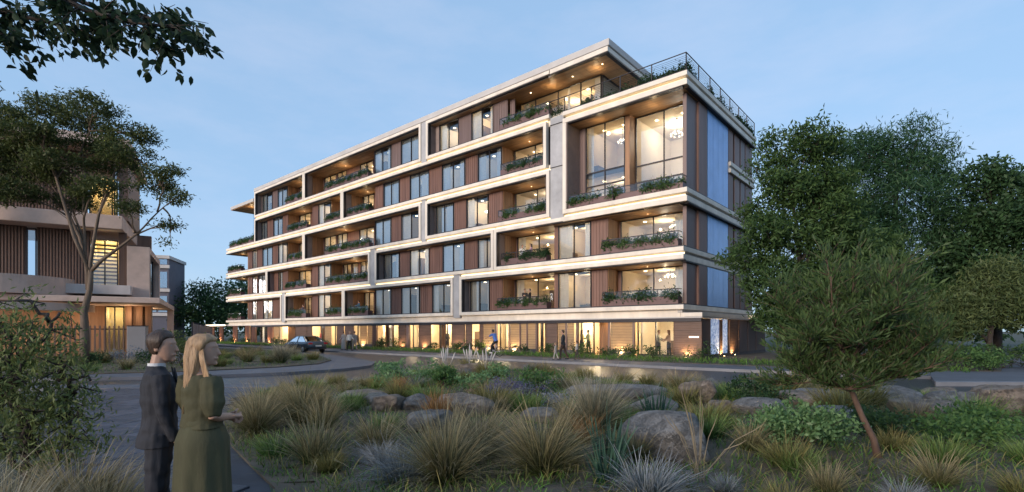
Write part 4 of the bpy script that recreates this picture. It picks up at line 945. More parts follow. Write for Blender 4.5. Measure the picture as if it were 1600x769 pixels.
# the slender garden tree in front
rg = np.random.default_rng(77)
gt = thing('garden_tree', 'slender young garden tree with a leaning reddish trunk and narrow leaves', 'tree', (4.55, 6.35, gz(4.55, 6.35)-.03))
tb = MB(); zb = gt.location.z
base = [(0,0,0),(-.06,.02,.25),(-.19,.03,.55),(-.32,.02,.85),(-.40,0,1.08)]
tb.tube([Vector(q)+Vector((.012*math.sin(i*2.1),.01*math.cos(i*1.7),0)) for i,q in enumerate(base)], [.050,.038,.034,.031,.027], 9)
stems = []; P_ = []; D_ = []; mains = []
for i, (ex, ey, ez) in enumerate(((-1.05,.1,1.75),(-.75,-.25,2.25),(-.35,.2,2.45),(.1,-.2,2.3),(.5,.15,1.85),(-1.15,-.1,1.12),(.5,-.1,1.3))):
    st = Vector(base[4 if i not in (5,6) else 3]); e = Vector((ex, ey, ez)); mid = st.lerp(e,.45)+Vector((0,0,.05))+Vector(rg.normal(size=3))*.05
    ps = [st*(1-f)**2+mid*2*f*(1-f)+e*f*f for f in [q/8 for q in range(9)]]; tb.tube(ps, [.019*(1-f/10)+.003 for f in range(9)], 6); mains.append(ps); stems.append(ps)
for i in range(40):
    a = i*2.399; sp = 1.1*math.sqrt((i+.5)/40); e = Vector((-.34+sp*math.cos(a)*.95, sp*math.sin(a)*.8, (rg.uniform(1.0,2.72))*(1-.14*sp)))
    ms = min(mains, key=lambda q: (q[6]-e).length); st = ms[int(rg.integers(1,5))]; mid = st.lerp(e,.5)+Vector(rg.normal(size=3))*.07
    ps = [st*(1-f)**2+mid*2*f*(1-f)+e*f*f for f in [q/8 for q in range(9)]]; tb.tube(ps, [.008*(1-f/10)+.002 for f in range(9)], 4); stems.append(ps)
for ps in stems:
    for q in range(21):
        f = rg.uniform(.3,1); i = min(7,int(f*8)); st = ps[i].lerp(ps[i+1], f*8-i)
        d = Vector(rg.normal(size=3)); d.z = abs(d.z)*.6+.35; d += (ps[8]-ps[4]).normalized()*.6; d.normalize(); ln = rg.uniform(.18,.48)
        e = st+d*ln+Vector((0,0,-.03)); tb.tube([st, st.lerp(e,.5)+Vector((0,0,.02)), e], [.004,.003,.0015], 3)
        for k in range(22):
            g = rg.uniform(.05,1.05); P_.append(st.lerp(e,g)+Vector(rg.normal(size=3))*.022); D_.append(d*.9+Vector((0,0,.1)))
tb.obj('trunk', BARK_R, gt, smooth=True)
V, F = leaves_np(np.array(P_), .095, rg, .19, .15, np.array(D_), fold=.03); link('crown', np_mesh('crown', V, F, LEAF['willow']), gt)
# shrub at the left edge
make_tree('olive_shrub', 'large loose olive green shrub at the left edge of the path', 'shrub', (-4.75, 5.0, 0), [(0,0,0),(.02,0,.3),(0,0,.6)],
  [(-.15,0,1.85,.26,.25,.22),(.12,-.1,1.72,.2,.2,.2),(.42,-.1,1.52,.2,.2,.2),(-.45,0,1.5,.3,.3,.26),(.05,-.2,1.35,.3,.28,.2),(.38,.1,1.22,.24,.25,.18),(-.2,0,1.1,.34,.3,.2),(.18,-.1,.95,.3,.3,.18),(.52,0,.95,.2,.2,.16),(-.45,0,.8,.34,.4,.25),(.30,.1,1.98,.07,.08,.2),(-.05,0,2.08,.08,.08,.16),(.60,0,1.36,.1,.1,.14),(.45,0,.66,.24,.25,.16),(.1,0,.6,.3,.3,.18)],
  LEAF['sage'], 7600, .068, BARK_D, 51, clump=.085, per=18, up=.9, aspect=.26, twigs=150, r0=.05)
# overhanging branch: the tree stands just outside the view on the left
bt = thing('overhanging_tree', 'tree leaning in from the left whose leafy branch hangs across the top corner', 'tree', (-7.42, 4.6, 0))
tb = MB(); tb.tube([(0,0,0),(.05,0,1.5),(.15,0,3.0),(.5,0,4.3),(1.1,0,5.0)], [.2,.17,.14,.10,.07], 9)
rg = np.random.default_rng(61); P_ = []; D_ = []
def bough(ps, r, n, ln, dens):
    ps = [Vector(q) for q in ps]; tb.tube(ps, [r*(1-.8*i/(len(ps)-1)) for i in range(len(ps))], 6)
    for q in range(n):
        f = rg.uniform(.12,1)*(len(ps)-1); i = min(len(ps)-2,int(f)); st = ps[i].lerp(ps[i+1], f-i); dd = (ps[i+1]-ps[i]).normalized()
        d = dd*.7+Vector((rg.normal()*.6, rg.normal()*.8, rg.normal()*.45-.35)); d.normalize(); L_ = ln*rg.uniform(.4,1.15)
        e = st+d*L_; mid = st.lerp(e,.5)+Vector((0,0,.03)); tb.tube([st,mid,e],[.006,.004,.002],4)
        for k in range(int(dens*L_/ln)+3):
            g = rg.uniform(.1,1.05); w0 = st.lerp(e,g)+Vector(rg.normal(size=3))*np.array(.035); P_.append(w0); D_.append(Vector((d.x*.5+rg.normal()*.4, rg.normal()*.4, -.55+rg.normal()*.3)))
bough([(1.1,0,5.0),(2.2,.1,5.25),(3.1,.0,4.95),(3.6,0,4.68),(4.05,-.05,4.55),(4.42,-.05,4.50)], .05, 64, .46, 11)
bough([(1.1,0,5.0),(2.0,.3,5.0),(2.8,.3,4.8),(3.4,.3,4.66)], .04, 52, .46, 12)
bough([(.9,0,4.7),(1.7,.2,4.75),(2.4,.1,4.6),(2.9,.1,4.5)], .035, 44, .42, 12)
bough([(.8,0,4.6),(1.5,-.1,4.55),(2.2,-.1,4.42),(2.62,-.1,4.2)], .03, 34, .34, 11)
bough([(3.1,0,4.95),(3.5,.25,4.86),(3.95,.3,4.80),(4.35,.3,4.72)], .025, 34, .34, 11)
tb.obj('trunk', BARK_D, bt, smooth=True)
V, F = leaves6(np.array([tuple(q) for q in P_]), .10, rg, .52, np.array([tuple(q) for q in D_])); link('crown', np_mesh('crown', V, F, LEAF['dark_branch']), bt)

# ------------------------------------------------------------------ planting on the building
NTH = ['','at the left end','second along from the left','third along from the left','fourth along from the left','fifth along from the left','sixth along from the left','seventh along from the left','eighth along from the left']
ORD = ['','first','second','third','fourth','fifth']
PLANTERS.sort(key=lambda q: (q[5], q[0])); seen = {}
for (x0, x1, y0, y1, z, fl) in PLANTERS:
    seen[fl] = seen.get(fl, 0)+1
    rg = np.random.default_rng(int(abs(x0)*10)+fl*7); n = int(430*(x1-x0))
    m = int((x1-x0)/.35)+2; cx = rg.uniform(x0+.1,x1-.1,m); hgt = rg.uniform(.22,.55,m)
    k = rg.integers(0, m, n); lx = cx[k]+rg.normal(size=n)*.17; ly = rg.uniform(y0-.02,y1-.12,n); lz = z+np.abs(rg.normal(size=n))*.5*hgt[k]+.02
    sp = rg.random(n) < .16; ly[sp] = y0-np.abs(rg.normal(size=sp.sum()))*.06-.02; lz[sp] = z-np.abs(rg.normal(size=sp.sum()))*.13
    lx = np.clip(lx, x0+.02, x1-.02); P = np.stack([lx, ly, lz], 1); P[:,0] -= x0; P[:,1] -= y0; P[:,2] -= z
    V, F = leaves_np(P, .16, rg, .5, .35); pos = L(x0, y0)
    o = link('planter_plants', np_mesh('planter_plants', V, F, LEAF['mid'] if rg.random() < .6 else LEAF['dark']), None, (pos[0], pos[1], z), BA)
    tag(o, 'leafy plants in the %s floor balcony planter, %s' % (ORD[fl], NTH[seen[fl]]), 'plants', 'plants in the balcony planters')
for (xa, ya, xb, yb, n, lab) in ((-10.2,.55,.0,.45,4200,'low hedge along the street side of the roof terrace'),(-.15,.8,-.15,13.8,5200,'low hedge along the side edge of the roof terrace')):
    rg = np.random.default_rng(9); m = 26; f = rg.random(m); k = rg.integers(0,m,n); hh = rg.uniform(.25,.6,m)
    P = np.stack([xa+(xb-xa)*f[k]+rg.normal(size=n)*.22, ya+(yb-ya)*f[k]+rg.normal(size=n)*.16, 17.76+np.abs(rg.normal(size=n))*hh[k]*.6], 1)
    P[:,0] = np.minimum(P[:,0], .08); P[:,1] = np.maximum(P[:,1], .16)
    V, F = leaves_np(P, .16, rg, .5, .4); pos = L(0,0); V[:,2] -= 17.76; tag(link('terrace_hedge', np_mesh('terrace_hedge', V, F, LEAF['dark']), None, (*pos,17.76), BA), lab, 'hedge')
# ground cover in the strip before the building
rg = np.random.default_rng(4); n = 15000; X_ = rg.uniform(-85,13,n); Y_ = rg.uniform(-4.2,-.15,n)
keep = Y_ > np.where(X_ > 2, -4.2+(X_-2)*.1, -4.2); X_, Y_ = X_[keep], Y_[keep]; n = len(X_)
V, F, tp = grass_np(n, .34, .001, .5, .3, .03, rg, 3); k = 8; V += np.repeat(np.stack([X_,Y_,np.full(n,.13)],1), k, 0)
tag(link('strip_ground_cover', np_mesh('strip_ground_cover', V, F, GRASS['cover'], tp), None, P0, BA), kind='stuff')
GWHERE = ['between the free standing columns at the far left','right of the last free standing column','in front of the first lit window on the left','before the glowing timber wall behind the car','left of the car against the timber wall','before the louvres behind the car','at the window right of the person in red','before the plain window past the car','left of the uplit woven screen behind the walking group','right of the uplit woven screen behind the walking group','left under the wide curtained window','right under the wide curtained window','below the brightest small window','below the window with the dark figure','left of the timber recess behind the white plumes','in the timber recess behind the white plumes','right behind the cyclist','by the dark gap between the screens','behind the man with the children','below the window with two people','before the timber wall next to the brightest window','at the foot of the uplit screen near the corner','left below the wide corner window','right below the wide corner window'][:23] + ['round the corner below the blue glass']
for i, x in enumerate((-73,-66.2,-61.5,-53,-50.8,-47.6,-41,-36.2,-34.6,-30.2,-29.4,-26.6,-22.4,-19,-18,-16.7,-11.9,-9.2,-7.3,-6.2,-4.6,-3.0,-1.4,1.9)):
    q = L(x, -.75-.3*(i%3)); shrub(q[0], q[1], 1.0+.35*(i%3), .72+.14*(i%4), LEAF['mid' if i%2 else 'dark'], 420, .13, 'leafy shrub against the ground floor, ' + GWHERE[i], 'shrubs along the ground floor', z=.13, clump=.1)

# woods beyond: a far belt on the horizon and an unseen belt added behind the viewer to block low sun and darken the lower windows' reflections
def belt(name, pts, n, h, thick, size, lm, seed):
    rg = np.random.default_rng(seed); out = []
    for (xa, ya), (xb, yb) in zip(pts[:-1], pts[1:]):
        ln = math.hypot(xb-xa, yb-ya); m = max(3, int(ln/3.2)); f = (np.arange(m)+.5)/m; c = np.stack([xa+(xb-xa)*f+rg.normal(size=m)*1.2, ya+(yb-ya)*f+rg.normal(size=m)*thick*.4], 1); hh = h*rg.uniform(.6,1.15,m)
        k = int(n*ln/sum(math.hypot(b[0]-a[0],b[1]-a[1]) for a, b in zip(pts[:-1],pts[1:]))); q = rg.integers(0,m,k); u = rg.normal(size=(k,3)); u /= np.linalg.norm(u,axis=1,keepdims=True); r_ = rg.uniform(.5,1,k)[:,None]
        P = np.stack([c[q,0], c[q,1], hh[q]*.52],1) + u*r_*np.stack([np.full(k,2.9), np.full(k,2.9), hh[q]*.5],1); out.append(P)
    P = np.concatenate(out); P[:,2] = np.maximum(P[:,2], .05); V, F = leaves_np(P, size, rg, .6)
    tag(link(name, np_mesh(name, V, F, lm)), kind='stuff')
belt('far_woods', [(30,58),(60,52),(110,40)], 16000, 8.5, 4, .7, LEAF['dark'], 1)
belt('far_woods', [(-140,110),(-80,112),(-46,120),(-20,118)], 14000, 9, 4, .9, LEAF['pine'], 2)
belt('unseen_woods', [(-130,60),(-95,15),(-60,-22),(-30,-36),(4,-40),(30,-34)], 34000, 8.0, 4, .8, LEAF['dark'], 3)
# ------------------------------------------------------------------ the garden, one plant and one stone at a time
grass('fountain', .34, 5.75, 1.0, 'big round straw tipped fountain grass, nearest in the middle of the garden')
grass('pale', 1.35, 8.35, 1.12, 'large pale fountain grass left of and behind the big grey boulder')
grass('fountain', -.72, 5.5, 1.02, 'wide sweeping tan grass mound left of the big fountain grass'); grass('fountain', -.42, 6.5, .98, 'tan grass mound directly behind the sweeping mound in the middle front')
grass('tan', -1.9, 7.2, 1.0, 'fan of upright tan and green grass in front of the two flat stones')
grass('tan', -2.6, 6.75, 1.05, 'green and tan grass clump nearest the path edge'); grass('olive', -2.25, 6.3, .6, 'small mossy olive tuft at the foot of the path side grass clump')
grass('silver', -1.55, 6.3, .85, 'soft silver grey mound beside the sweeping tan grass'); grass('silver', -1.75, 6.7, .8, 'second silver grey mound, just behind the first one'); grass('silver', -1.2, 5.6, .95, 'silvery blue grass at the bottom of the view left of centre')
for i, (x, y, s, lab) in enumerate(((-4.3,8.6,1.0,'tan grass right beside the walking couple'),(-3.8,9.3,1.1,'broad tan grass behind the couple at the path bend'),(-4.7,9.6,1.0,'tan grass half hidden behind the woman in green'),(-3.2,8.7,1.0,'drooping tan grass between the couple and the grey stones'),(-5.2,10.6,1.05,'tan grass at the far bend of the path'))):
    grass('fountain' if i < 3 else 'tan', x, y, s*.95, lab)
grass('rust', -1.3, 9.0, 1.25, 'rust coloured upright grass just right of the flat stones'); grass('rust', -2.9, 13.2, 1.0, 'rust coloured grass in front of the round green shrub')
grass('green', -3.4, 10.8, .95, 'low green tuft left of the flat stones'); grass('green', -1.9, 11.4, 1.1, 'low green tuft right behind the flat stones'); grass('olive', -2.6, 11.9, 1.1, 'olive tuft farther behind the flat stones')
grass('olive', -.4, 10.6, 1.2, 'olive tuft in the middle of the garden below the lavender'); grass('green', .3, 10.2, 1.15, 'green tuft just left of the pale fountain grass')
grass('blue', 1.15, 6.1, 1.0, 'cluster of stiff blue green sword leaves in front of the big boulder', name='sword_leaf_plant', cat='plant'); grass('blue', 1.02, 5.4, .75, 'low blue green sword leaves at the bottom edge', name='sword_leaf_plant', cat='plant')
grass('blue', 2.75, 9.8, 1.0, 'green sword leaves behind the big boulder', name='sword_leaf_plant', cat='plant')
grass('silver', 1.3, 4.9, 1.1, 'silver grass at the bottom edge under the big boulder')
grass('rust', 1.05, 7.3, .9, 'yellowish tuft wedged between the pale fountain grass and the big boulder')
for x, y, s, k, lab in ((2.6,4.9,1.0,'olive','olive grass at the bottom edge right below the long bare stems'),(3.2,5.2,1.0,'tan','tan grass at the bottom edge, in front of the pale glossy shrub'),(3.75,4.9,1.0,'silver','grey grass at the bottom edge just left of the slender trunk'),
        (4.4,5.3,1.05,'tan','tan grass at the bottom edge right at the foot of the slender tree'),(5.0,5.0,1.0,'olive','olive grass in the bottom right corner of the view'),(2.2,5.3,.8,'silver','small silver grass tucked under the long bare stems')):
    grass(k, x, y, s*.60, lab)
grass('olive', 3.3, 8.7, 1.1, 'olive tuft just right of the big boulder'); grass('green', 2.9, 7.6, 1.0, 'green tuft touching the right side of the big boulder'); grass('olive', 3.9, 11.6, 1.1, 'olive tuft in front of the upright brown boulder')
grass('olive', 6.2, 9.7, 1.5, 'yellow green grass just right of the slender tree trunk'); grass('olive', 7.3, 10.6, 1.3, 'yellow green grass in front of the right hand boulders'); grass('green', 8.4, 9.3, 1.3, 'green grass at the right edge before the boulders'); grass('olive', 6.6, 12.6, 1.6, 'long low yellow green grass by the road, right of the slender tree'); grass('green', 5.2, 12.2, 1.1, 'green grass behind the slender tree trunk')
for i, (x, y, s, lab) in enumerate(((-3.9,3.9,.95,'dry tan grass at the foot of the olive shrub, towards the path'),(-3.55,3.4,.9,'pale dry grass leaning over the path in the bottom left corner'),(-3.5,4.4,.8,'small tan grass beside the path, farthest up from the corner'),
        (-4.3,3.6,1.0,'pale dry grass at the left edge below the olive shrub'),(-4.0,4.7,.9,'tan grass under the right side of the olive shrub'),(-3.3,2.9,.8,'pale grass lowest in the bottom left corner'))):
    grass('pale' if i % 2 else 'fountain', x, y, s, lab, z=0)
# tall dry stems by the boulder
ds = MB(); rg = np.random.default_rng(8)
for i in range(13):
    a = rg.uniform(-1.4,1.6); h = rg.uniform(.6,1.12); e = Vector((math.sin(a)*h*.62, rg.normal()*.15, h*math.cos(a*.55))); m_ = e*.55+Vector((0,0,.10)); ds.tube([(rg.normal()*.03,rg.normal()*.03,0), m_*.5, m_, e*.85+Vector((0,0,.02)), e], [.004,.004,.004,.005,.0015], 5)
tag(link('dry_stems', ds.mesh('dry_stems', mat('dry_stem', (.24,.19,.12), .8, .25, 8)), None, (2.05,5.6,gz(2.05,5.6))), 'spray of long bare straw coloured stems in front of the big boulder', 'grass')
# stones
rock(0, 2.1, 6.7, .54, .42, .36, 'big grey boulder in the foreground right of the fountain grass', .3)
rock(1, -2.45, 10.1, .34, .3, .2, 'left one of the two flat topped stones in the garden', .2); rock(2, -1.95, 10.35, .27, .24, .18, 'right one of the two flat topped stones in the garden', 1.0)
rock(3, -1.0, 9.9, .58, .45, .24, 'low wide stone behind the rust coloured grass', .4)
rock(4, 2.6, 12.6, 1.0, .6, .2, 'long flat slab of stone behind the pale fountain grass', .1)
rock(5, 4.25, 11.9, .36, .3, .32, 'upright brown boulder near the road'); rock(1, 4.2, 10.4, .26, .22, .18, 'small stone in front of the upright brown boulder', .8)
rock(3, 6.1, 10.8, .5, .4, .22, 'stone to the left of the slender tree trunk', .5); rock(0, 6.9, 11.6, .5, .36, .2, 'low stone just right of the slender tree trunk', 1.2); rock(2, 8.4, 11.5, .55, .4, .24, 'grey stone among the yellow green grass on the right', .2)
rock(4, 9.1, 10.4, .45, .35, .25, 'round stone between the right hand grasses', 2); rock(5, 10.3, 12.4, .5, .4, .24, 'brown stone on the right beside the road', 1); rock(1, 9.5, 9.9, .62, .5, .34, 'large stone at the right edge of the garden', .3); rock(2, 9.0, 13.0, .4, .3, .18, 'small far stone on the right beside the road', .6)
rock(3, -3.6, 12.4, .7, .4, .16, 'flat pale stone between the low tufts on the left', .5); rock(4, -3.0, 11.3, .4, .3, .15, 'small flat stone left of the flat topped pair', 1.5); rock(5, -.9, 13.4, .35, .3, .22, 'small stone below the round green shrub', 1.5); rock(0, .6, 9.3, .34, .3, .16, 'grey stone half buried between the two fountain grasses', .7)
rock(1, -1.6, 19.5, .5, .4, .25, 'far stone beneath the white plumed grass', .2); rock(0, 5.0, 10.1, .5, .4, .2, 'stone hidden behind the glossy green shrub', .2)
rock(4, -1.35, 8.6, .42, .3, .2, 'pale stone in front of the rust coloured grass', .9); rock(2, 3.0, 10.9, .4, .3, .24, 'pale stone between the big boulder and the upright brown one', .3); rock(0, 5.6, 8.9, .4, .32, .24, 'stone beside the slender trunk, behind the glossy shrub', 1.9); rock(3, 7.4, 9.2, .5, .4, .26, 'broad stone above the low spreading shrub on the right', .9)
# shrubs
shrub(-2.75, 14.8, 1.5, .85, LEAF['glossy'], 1900, .085, 'round bright green shrub left of the white plumes'); shrub(-1.9, 14.2, 1.0, .6, LEAF['bush'], 1000, .085, 'darker green shrub just right of the round bright shrub')
shrub(-.9, 13.2, 1.1, .6, LEAF['glossy'], 1100, .08, 'pale green shrub left of the lavender'); shrub(.75, 13.4, 1.0, .75, LEAF['bush'], 1100, .085, 'deep green shrub right of the lavender'); shrub(-.5, 16.5, .9, .6, LEAF['glossy'], 700, .09, 'small green shrub near the road below the cyclist')
shrub(5.2, 10.9, 1.1, .75, LEAF['dark'], 1600, .07, 'dark green shrub left of the slender tree'); shrub(3.75, 6.9, 1.05, .68, LEAF['glossy'], 3000, .065, 'pale glossy green shrub, largest and nearest on the right'); shrub(4.35, 7.3, .8, .55, LEAF['bush'], 1300, .065, 'green shrub touching the glossy shrub on its right side')
shrub(6.5, 7.3, 1.3, .5, LEAF['bush'], 2200, .07, 'low spreading green shrub in the lower right corner'); shrub(5.7, 7.8, 1.1, .5, LEAF['dark'], 1600, .07, 'low dark shrub right of the slender trunk'); shrub(7.6, 8.2, 1.2, .5, LEAF['bush'], 1600, .08, 'green shrub farthest right along the bottom')
for i, (x, y) in enumerate(((-.15,12.5),(.2,12.3),(-.35,12.0))):
    shrub(x, y, .7, .5, LEAF['lav'], 750, .045, 'purple lavender in flower in the middle of the garden, %s' % ('left plant','right plant','front plant')[i], 'lavender', name='lavender', up=1.2, aspect=.3)
    shrub(x+.05, y-.12, .7, .38, LEAF['silver'], 450, .06, 'grey green lavender leaves under the %s lavender flowers' % ('left','right','front')[i], 'lavender leaves', name='lavender_leaves', up=1.0, aspect=.25)
shrub(.9, 11.4, .8, .35, LEAF['silver'], 600, .06, 'low silver leaved plant between the lavender and the pale fountain grass')
# white plumed grasses near the road
for i, (x, y, n, lab) in enumerate(((-1.7,20.2,9,'tall white plumed grass standing highest by the road'),(-2.4,18.5,7,'white plumed grass just right of the round bright shrub'),(-.95,18.3,7,'short white plumed grass below the cyclist'))):
    t = thing('plumed_grass', lab, 'grass', (x, y, gz(x,y))); link('blades', GP['plume'][0], t); pl = MB(); rg = np.random.default_rng(70+i)
    for q in range(n):
        a = rg.uniform(0,6.28); sp = rg.uniform(.1,.42); h = rg.uniform(.75,1.15); e = Vector((math.cos(a)*sp, math.sin(a)*sp*.6, h)); pl.tube([(0,0,.1), e*.6, e*.72, e*.86, e], [.004,.004,.022,.026,.003], 6)
    pl.obj('plumes', mat('white_plume', (.46,.43,.41), .9, .15, 5), t)
# smaller tufts that nothing tells apart
ANCH = [(2.05,6.7,'the big grey boulder'),(.34,5.75,'the big straw tipped fountain grass'),(1.35,8.35,'the large pale fountain grass'),(-2.2,10.2,'the pair of flat stones'),(-2.75,14.8,'the round bright green shrub'),(-.1,12.3,'the lavender'),(2.6,12.6,'the long stone slab'),
 (4.25,11.9,'the upright brown boulder'),(4.55,6.35,'the slender tree'),(3.75,6.9,'the pale glossy shrub'),(5.2,10.9,'the dark shrub near the road'),(8.4,11.5,'the right hand stones'),(-1.7,20.2,'the tallest white plumes'),(-1.9,7.2,'the upright fan of grass'),(-4.6,9.4,'the tan grasses by the couple'),(-5.2,15,'the far bend of the path'),(6.6,12.6,'the yellow green grass by the road'),(0.75,13.4,'the deep green shrub'),(-3.6,12.4,'the flat pale stone'),(2,17,'the road edge below the pedestrians')]
def near_label(k, x, y):
    ax, ay, nm = min(ANCH, key=lambda q: math.hypot(q[0]-x, q[1]-y)); dx, dy = x-ax, y-ay
    side = ('right of' if dx > 0 else 'left of') if abs(dx) > abs(dy) else ('behind' if dy > 0 else 'in front of')
    d = math.hypot(dx, dy); how = 'touching' if d < .5 else ('close' if d < 1.1 else ('a step' if d < 2 else 'well'))
    c = {'green':'green','olive':'olive','tan':'tan','silver':'silvery'}[k]
    return 'low %s grass tuft %s %s %s' % (c, how, side, nm) if how != 'touching' else 'low %s tuft up against %s' % (c, nm)
rg = np.random.default_rng(15); placed = 0; tries = 0
kinds = ['green','olive','olive','green','tan','green','olive','silver']
while placed < 130 and tries < 4000:
    tries += 1; x = rg.uniform(-6.8, 11); y = 5.2 + 15.5*rg.random()**.85
    if not in_poly(x, y, GARD) or edge_d(x, y, GARD) < .25: continue
    if any(math.hypot(x-r_.location.x, y-.5-r_.location.y) < .75 for r_ in COL.objects if r_.name.startswith('boulder')): continue
    k = kinds[int(rg.integers(0,8))]; o = grass(k, x, y, rg.uniform(.55,.95), near_label(k, x, y), 'low tufts in the garden'); placed += 1
IANCH = [(-14.2,27.5,'the large tan grass at the island tip'),(-17,29.5,'the broad olive grass on the island'),(-13.4,31,'the tan grass before the parked car'),(-20.9,25,'the foot of the feathery tree'),(-14.6,22.8,'the shrub behind the man'),(-19,26.4,'the round shrubs at the slatted fence'),(-24,40,'the dark blue fence'),(-12,34,'the pavement by the car'),(-28,30,'the slatted building'),(-18,36,'the far edge of the island bed')]
def isl_label(k, x, y):
    ax, ay, nm = min(IANCH, key=lambda q: math.hypot(q[0]-x, q[1]-y)); dx, dy = x-ax, y-ay
    side = ('right of' if dx > 0 else 'left of') if abs(dx) > abs(dy) else ('behind' if dy > 0 else 'in front of')
    return '%s grass clump %s %s %s' % (k, 'close' if math.hypot(dx,dy) < 2 else ('some way' if math.hypot(dx,dy) < 4 else 'far'), side, nm)
isl = [(-17.03,19.75),(-13.24,21.4),(-10.92,23.8),(-9.9,26.2),(-10.4,29.5),(-13.5,35.6),(-20.81,44.4),(-31,51.8),(-45,50),(-36,20)]
for i, (x, y, s, k, lab) in enumerate(((-14.2,27.5,1.35,'tan','large tan grass at the tip of the planted island left of the car'),(-12.0,26.6,1.3,'pale','pale tan grass nearest the tip of the planted island'),(-17.0,29.5,1.4,'olive','broad olive grass in the middle of the planted island'),(-13.4,31,1.3,'tan','tan grass on the island directly in front of the parked car'))):
    grass(k, x, y, s, lab, z=.16)
n = 0
while n < 60:
    x = rg.uniform(-32,-10.3); y = rg.uniform(20.3,44)
    if in_poly(x, y, isl) and edge_d(x, y, isl) > .5:
        n += 1; grass(['olive','green','tan','green'][n%4], x, y, rg.uniform(.9,1.35), isl_label(['olive','green','tan','green'][n%4], x, y), 'grass clumps on the planted island', z=.15)
shrub(-14.6, 22.8, 1.6, 1.9, LEAF['olive'], 1600, .12, 'feathery olive shrub right behind the man in the suit', z=.15, clump=.14)
for i, (x, y) in enumerate(((-19.6,26.6),(-18.4,26.2),(-17.2,25.6),(-21.0,25.3))): shrub(x, y, 1.5, .8, LEAF['dark' if i%2 else 'silver'], 700, .11, 'round shrub below the slatted fence, %s' % ('under the fence middle','left of the gate pillar','right below the gate pillar','at the foot of the tall tree')[i], 'shrubs below the slatted fence', z=.15, clump=.12)
# hedge and planting across the road on the right
for i in range(11):
    x = 17.6+i*1.5; shrub(x, 23.2+.25*(i%2), 2.0, 1.25, LEAF['mid' if i%3 else 'dark'], 900, .13, 'hedge plant across the road on the right, ' + ['at its left end','second from its left end','third from its left end','fourth from its left end','fifth from its left end','in its middle','just past its middle','well past its middle','near the right edge of the view','at the right edge of the view','beyond the low bushy tree'][i], 'hedge plants across the road', z=.1, clump=.14)
for i in range(5):
    q = L(10.5+i*1.6, -2.4+i*.9); shrub(q[0], q[1], 1.8, 1.0, LEAF['bush'], 700, .13, 'shrub by the leafy tree at the block corner, ' + ('nearest the pavement','second from the pavement','in the middle of the row','second from the back','farthest back')[i], 'shrubs at the block corner', z=.12, clump=.13)
# ground cover of the garden and the island
def cover(name, poly, n, box, seed, zf, h=.16, kind='cover'):
    rg = np.random.default_rng(seed); X_, Y_, Z_ = [], [], []
    while len(X_) < n:
        x = rg.uniform(box[0], box[1]); y = box[2]+(box[3]-box[2])*rg.random()**1.2
        if not in_poly(x, y, poly): continue
        if noise.noise((x*.8, y*.8, seed)) < -.12 and noise.noise((x*2.3,y*2.3,seed)) < .2: continue
        X_.append(x); Y_.append(y); Z_.append(zf(x, y))
    V, F, tp = grass_np(n, h, .001, .6, .3, .013, rg, 3); V += np.repeat(np.stack([X_,Y_,Z_],1), 8, 0)
    tag(link(name, np_mesh(name, V, F, GRASS[kind], tp)), kind='stuff')
cover('garden_ground_cover', GARD, 26000, (-7,12,4.6,22), 3, lambda x, y: gz(x,y)-.01)
cover('garden_dry_ground_cover', GARD, 14000, (-7,12,4.6,22), 6, lambda x, y: gz(x,y)-.01, .24, 'olive')
cover('island_ground_cover', isl, 9000, (-34,-10,19.8,46), 5, lambda x, y: .15, .3, 'green')
# ------------------------------------------------------------------ people
SKIN = mat('skin', (.42,.25,.18), .55, .06, 6); SKIN2 = mat('tanned_skin', (.30,.17,.11), .55, .06, 6)
FAB = {}
def fabric(name, c, rough=.85):
    if name not in FAB: FAB[name] = mat(name, c, rough, .18, 9, .5, bscale=16, stretch=(1,1,.35))
    return FAB[name]
def fuse(b, name, m, parent, voxel, smooth_it=3, fold=0):
    """joins overlapping shapes into one continuous skin"""
    me = b.mesh(name+'_base', m); o = bpy.data.objects.new(name, me); COL.objects.link(o)
    r = o.modifiers.new('r', 'REMESH'); r.mode = 'VOXEL'; r.voxel_size = voxel
    s_ = o.modifiers.new('s', 'SMOOTH'); s_.iterations = smooth_it; s_.factor = .5
    dg = bpy.context.evaluated_depsgraph_get(); dg.update(); nm = bpy.data.meshes.new_from_object(o.evaluated_get(dg))
    nm.name = name; o.modifiers.clear(); o.data = nm; bpy.data.meshes.remove(me)
    if fold:
        for v in nm.vertices: p = v.co; v.co = p + v.normal*fold*(noise.noise((p.x*9,p.y*9,p.z*16))+.6*noise.noise((p.x*22+7,p.y*22,p.z*9)))
    nm.polygons.foreach_set('use_smooth', [True]*len(nm.polygons))
    if not nm.materials: nm.materials.append(m)
    o.parent = parent; return o
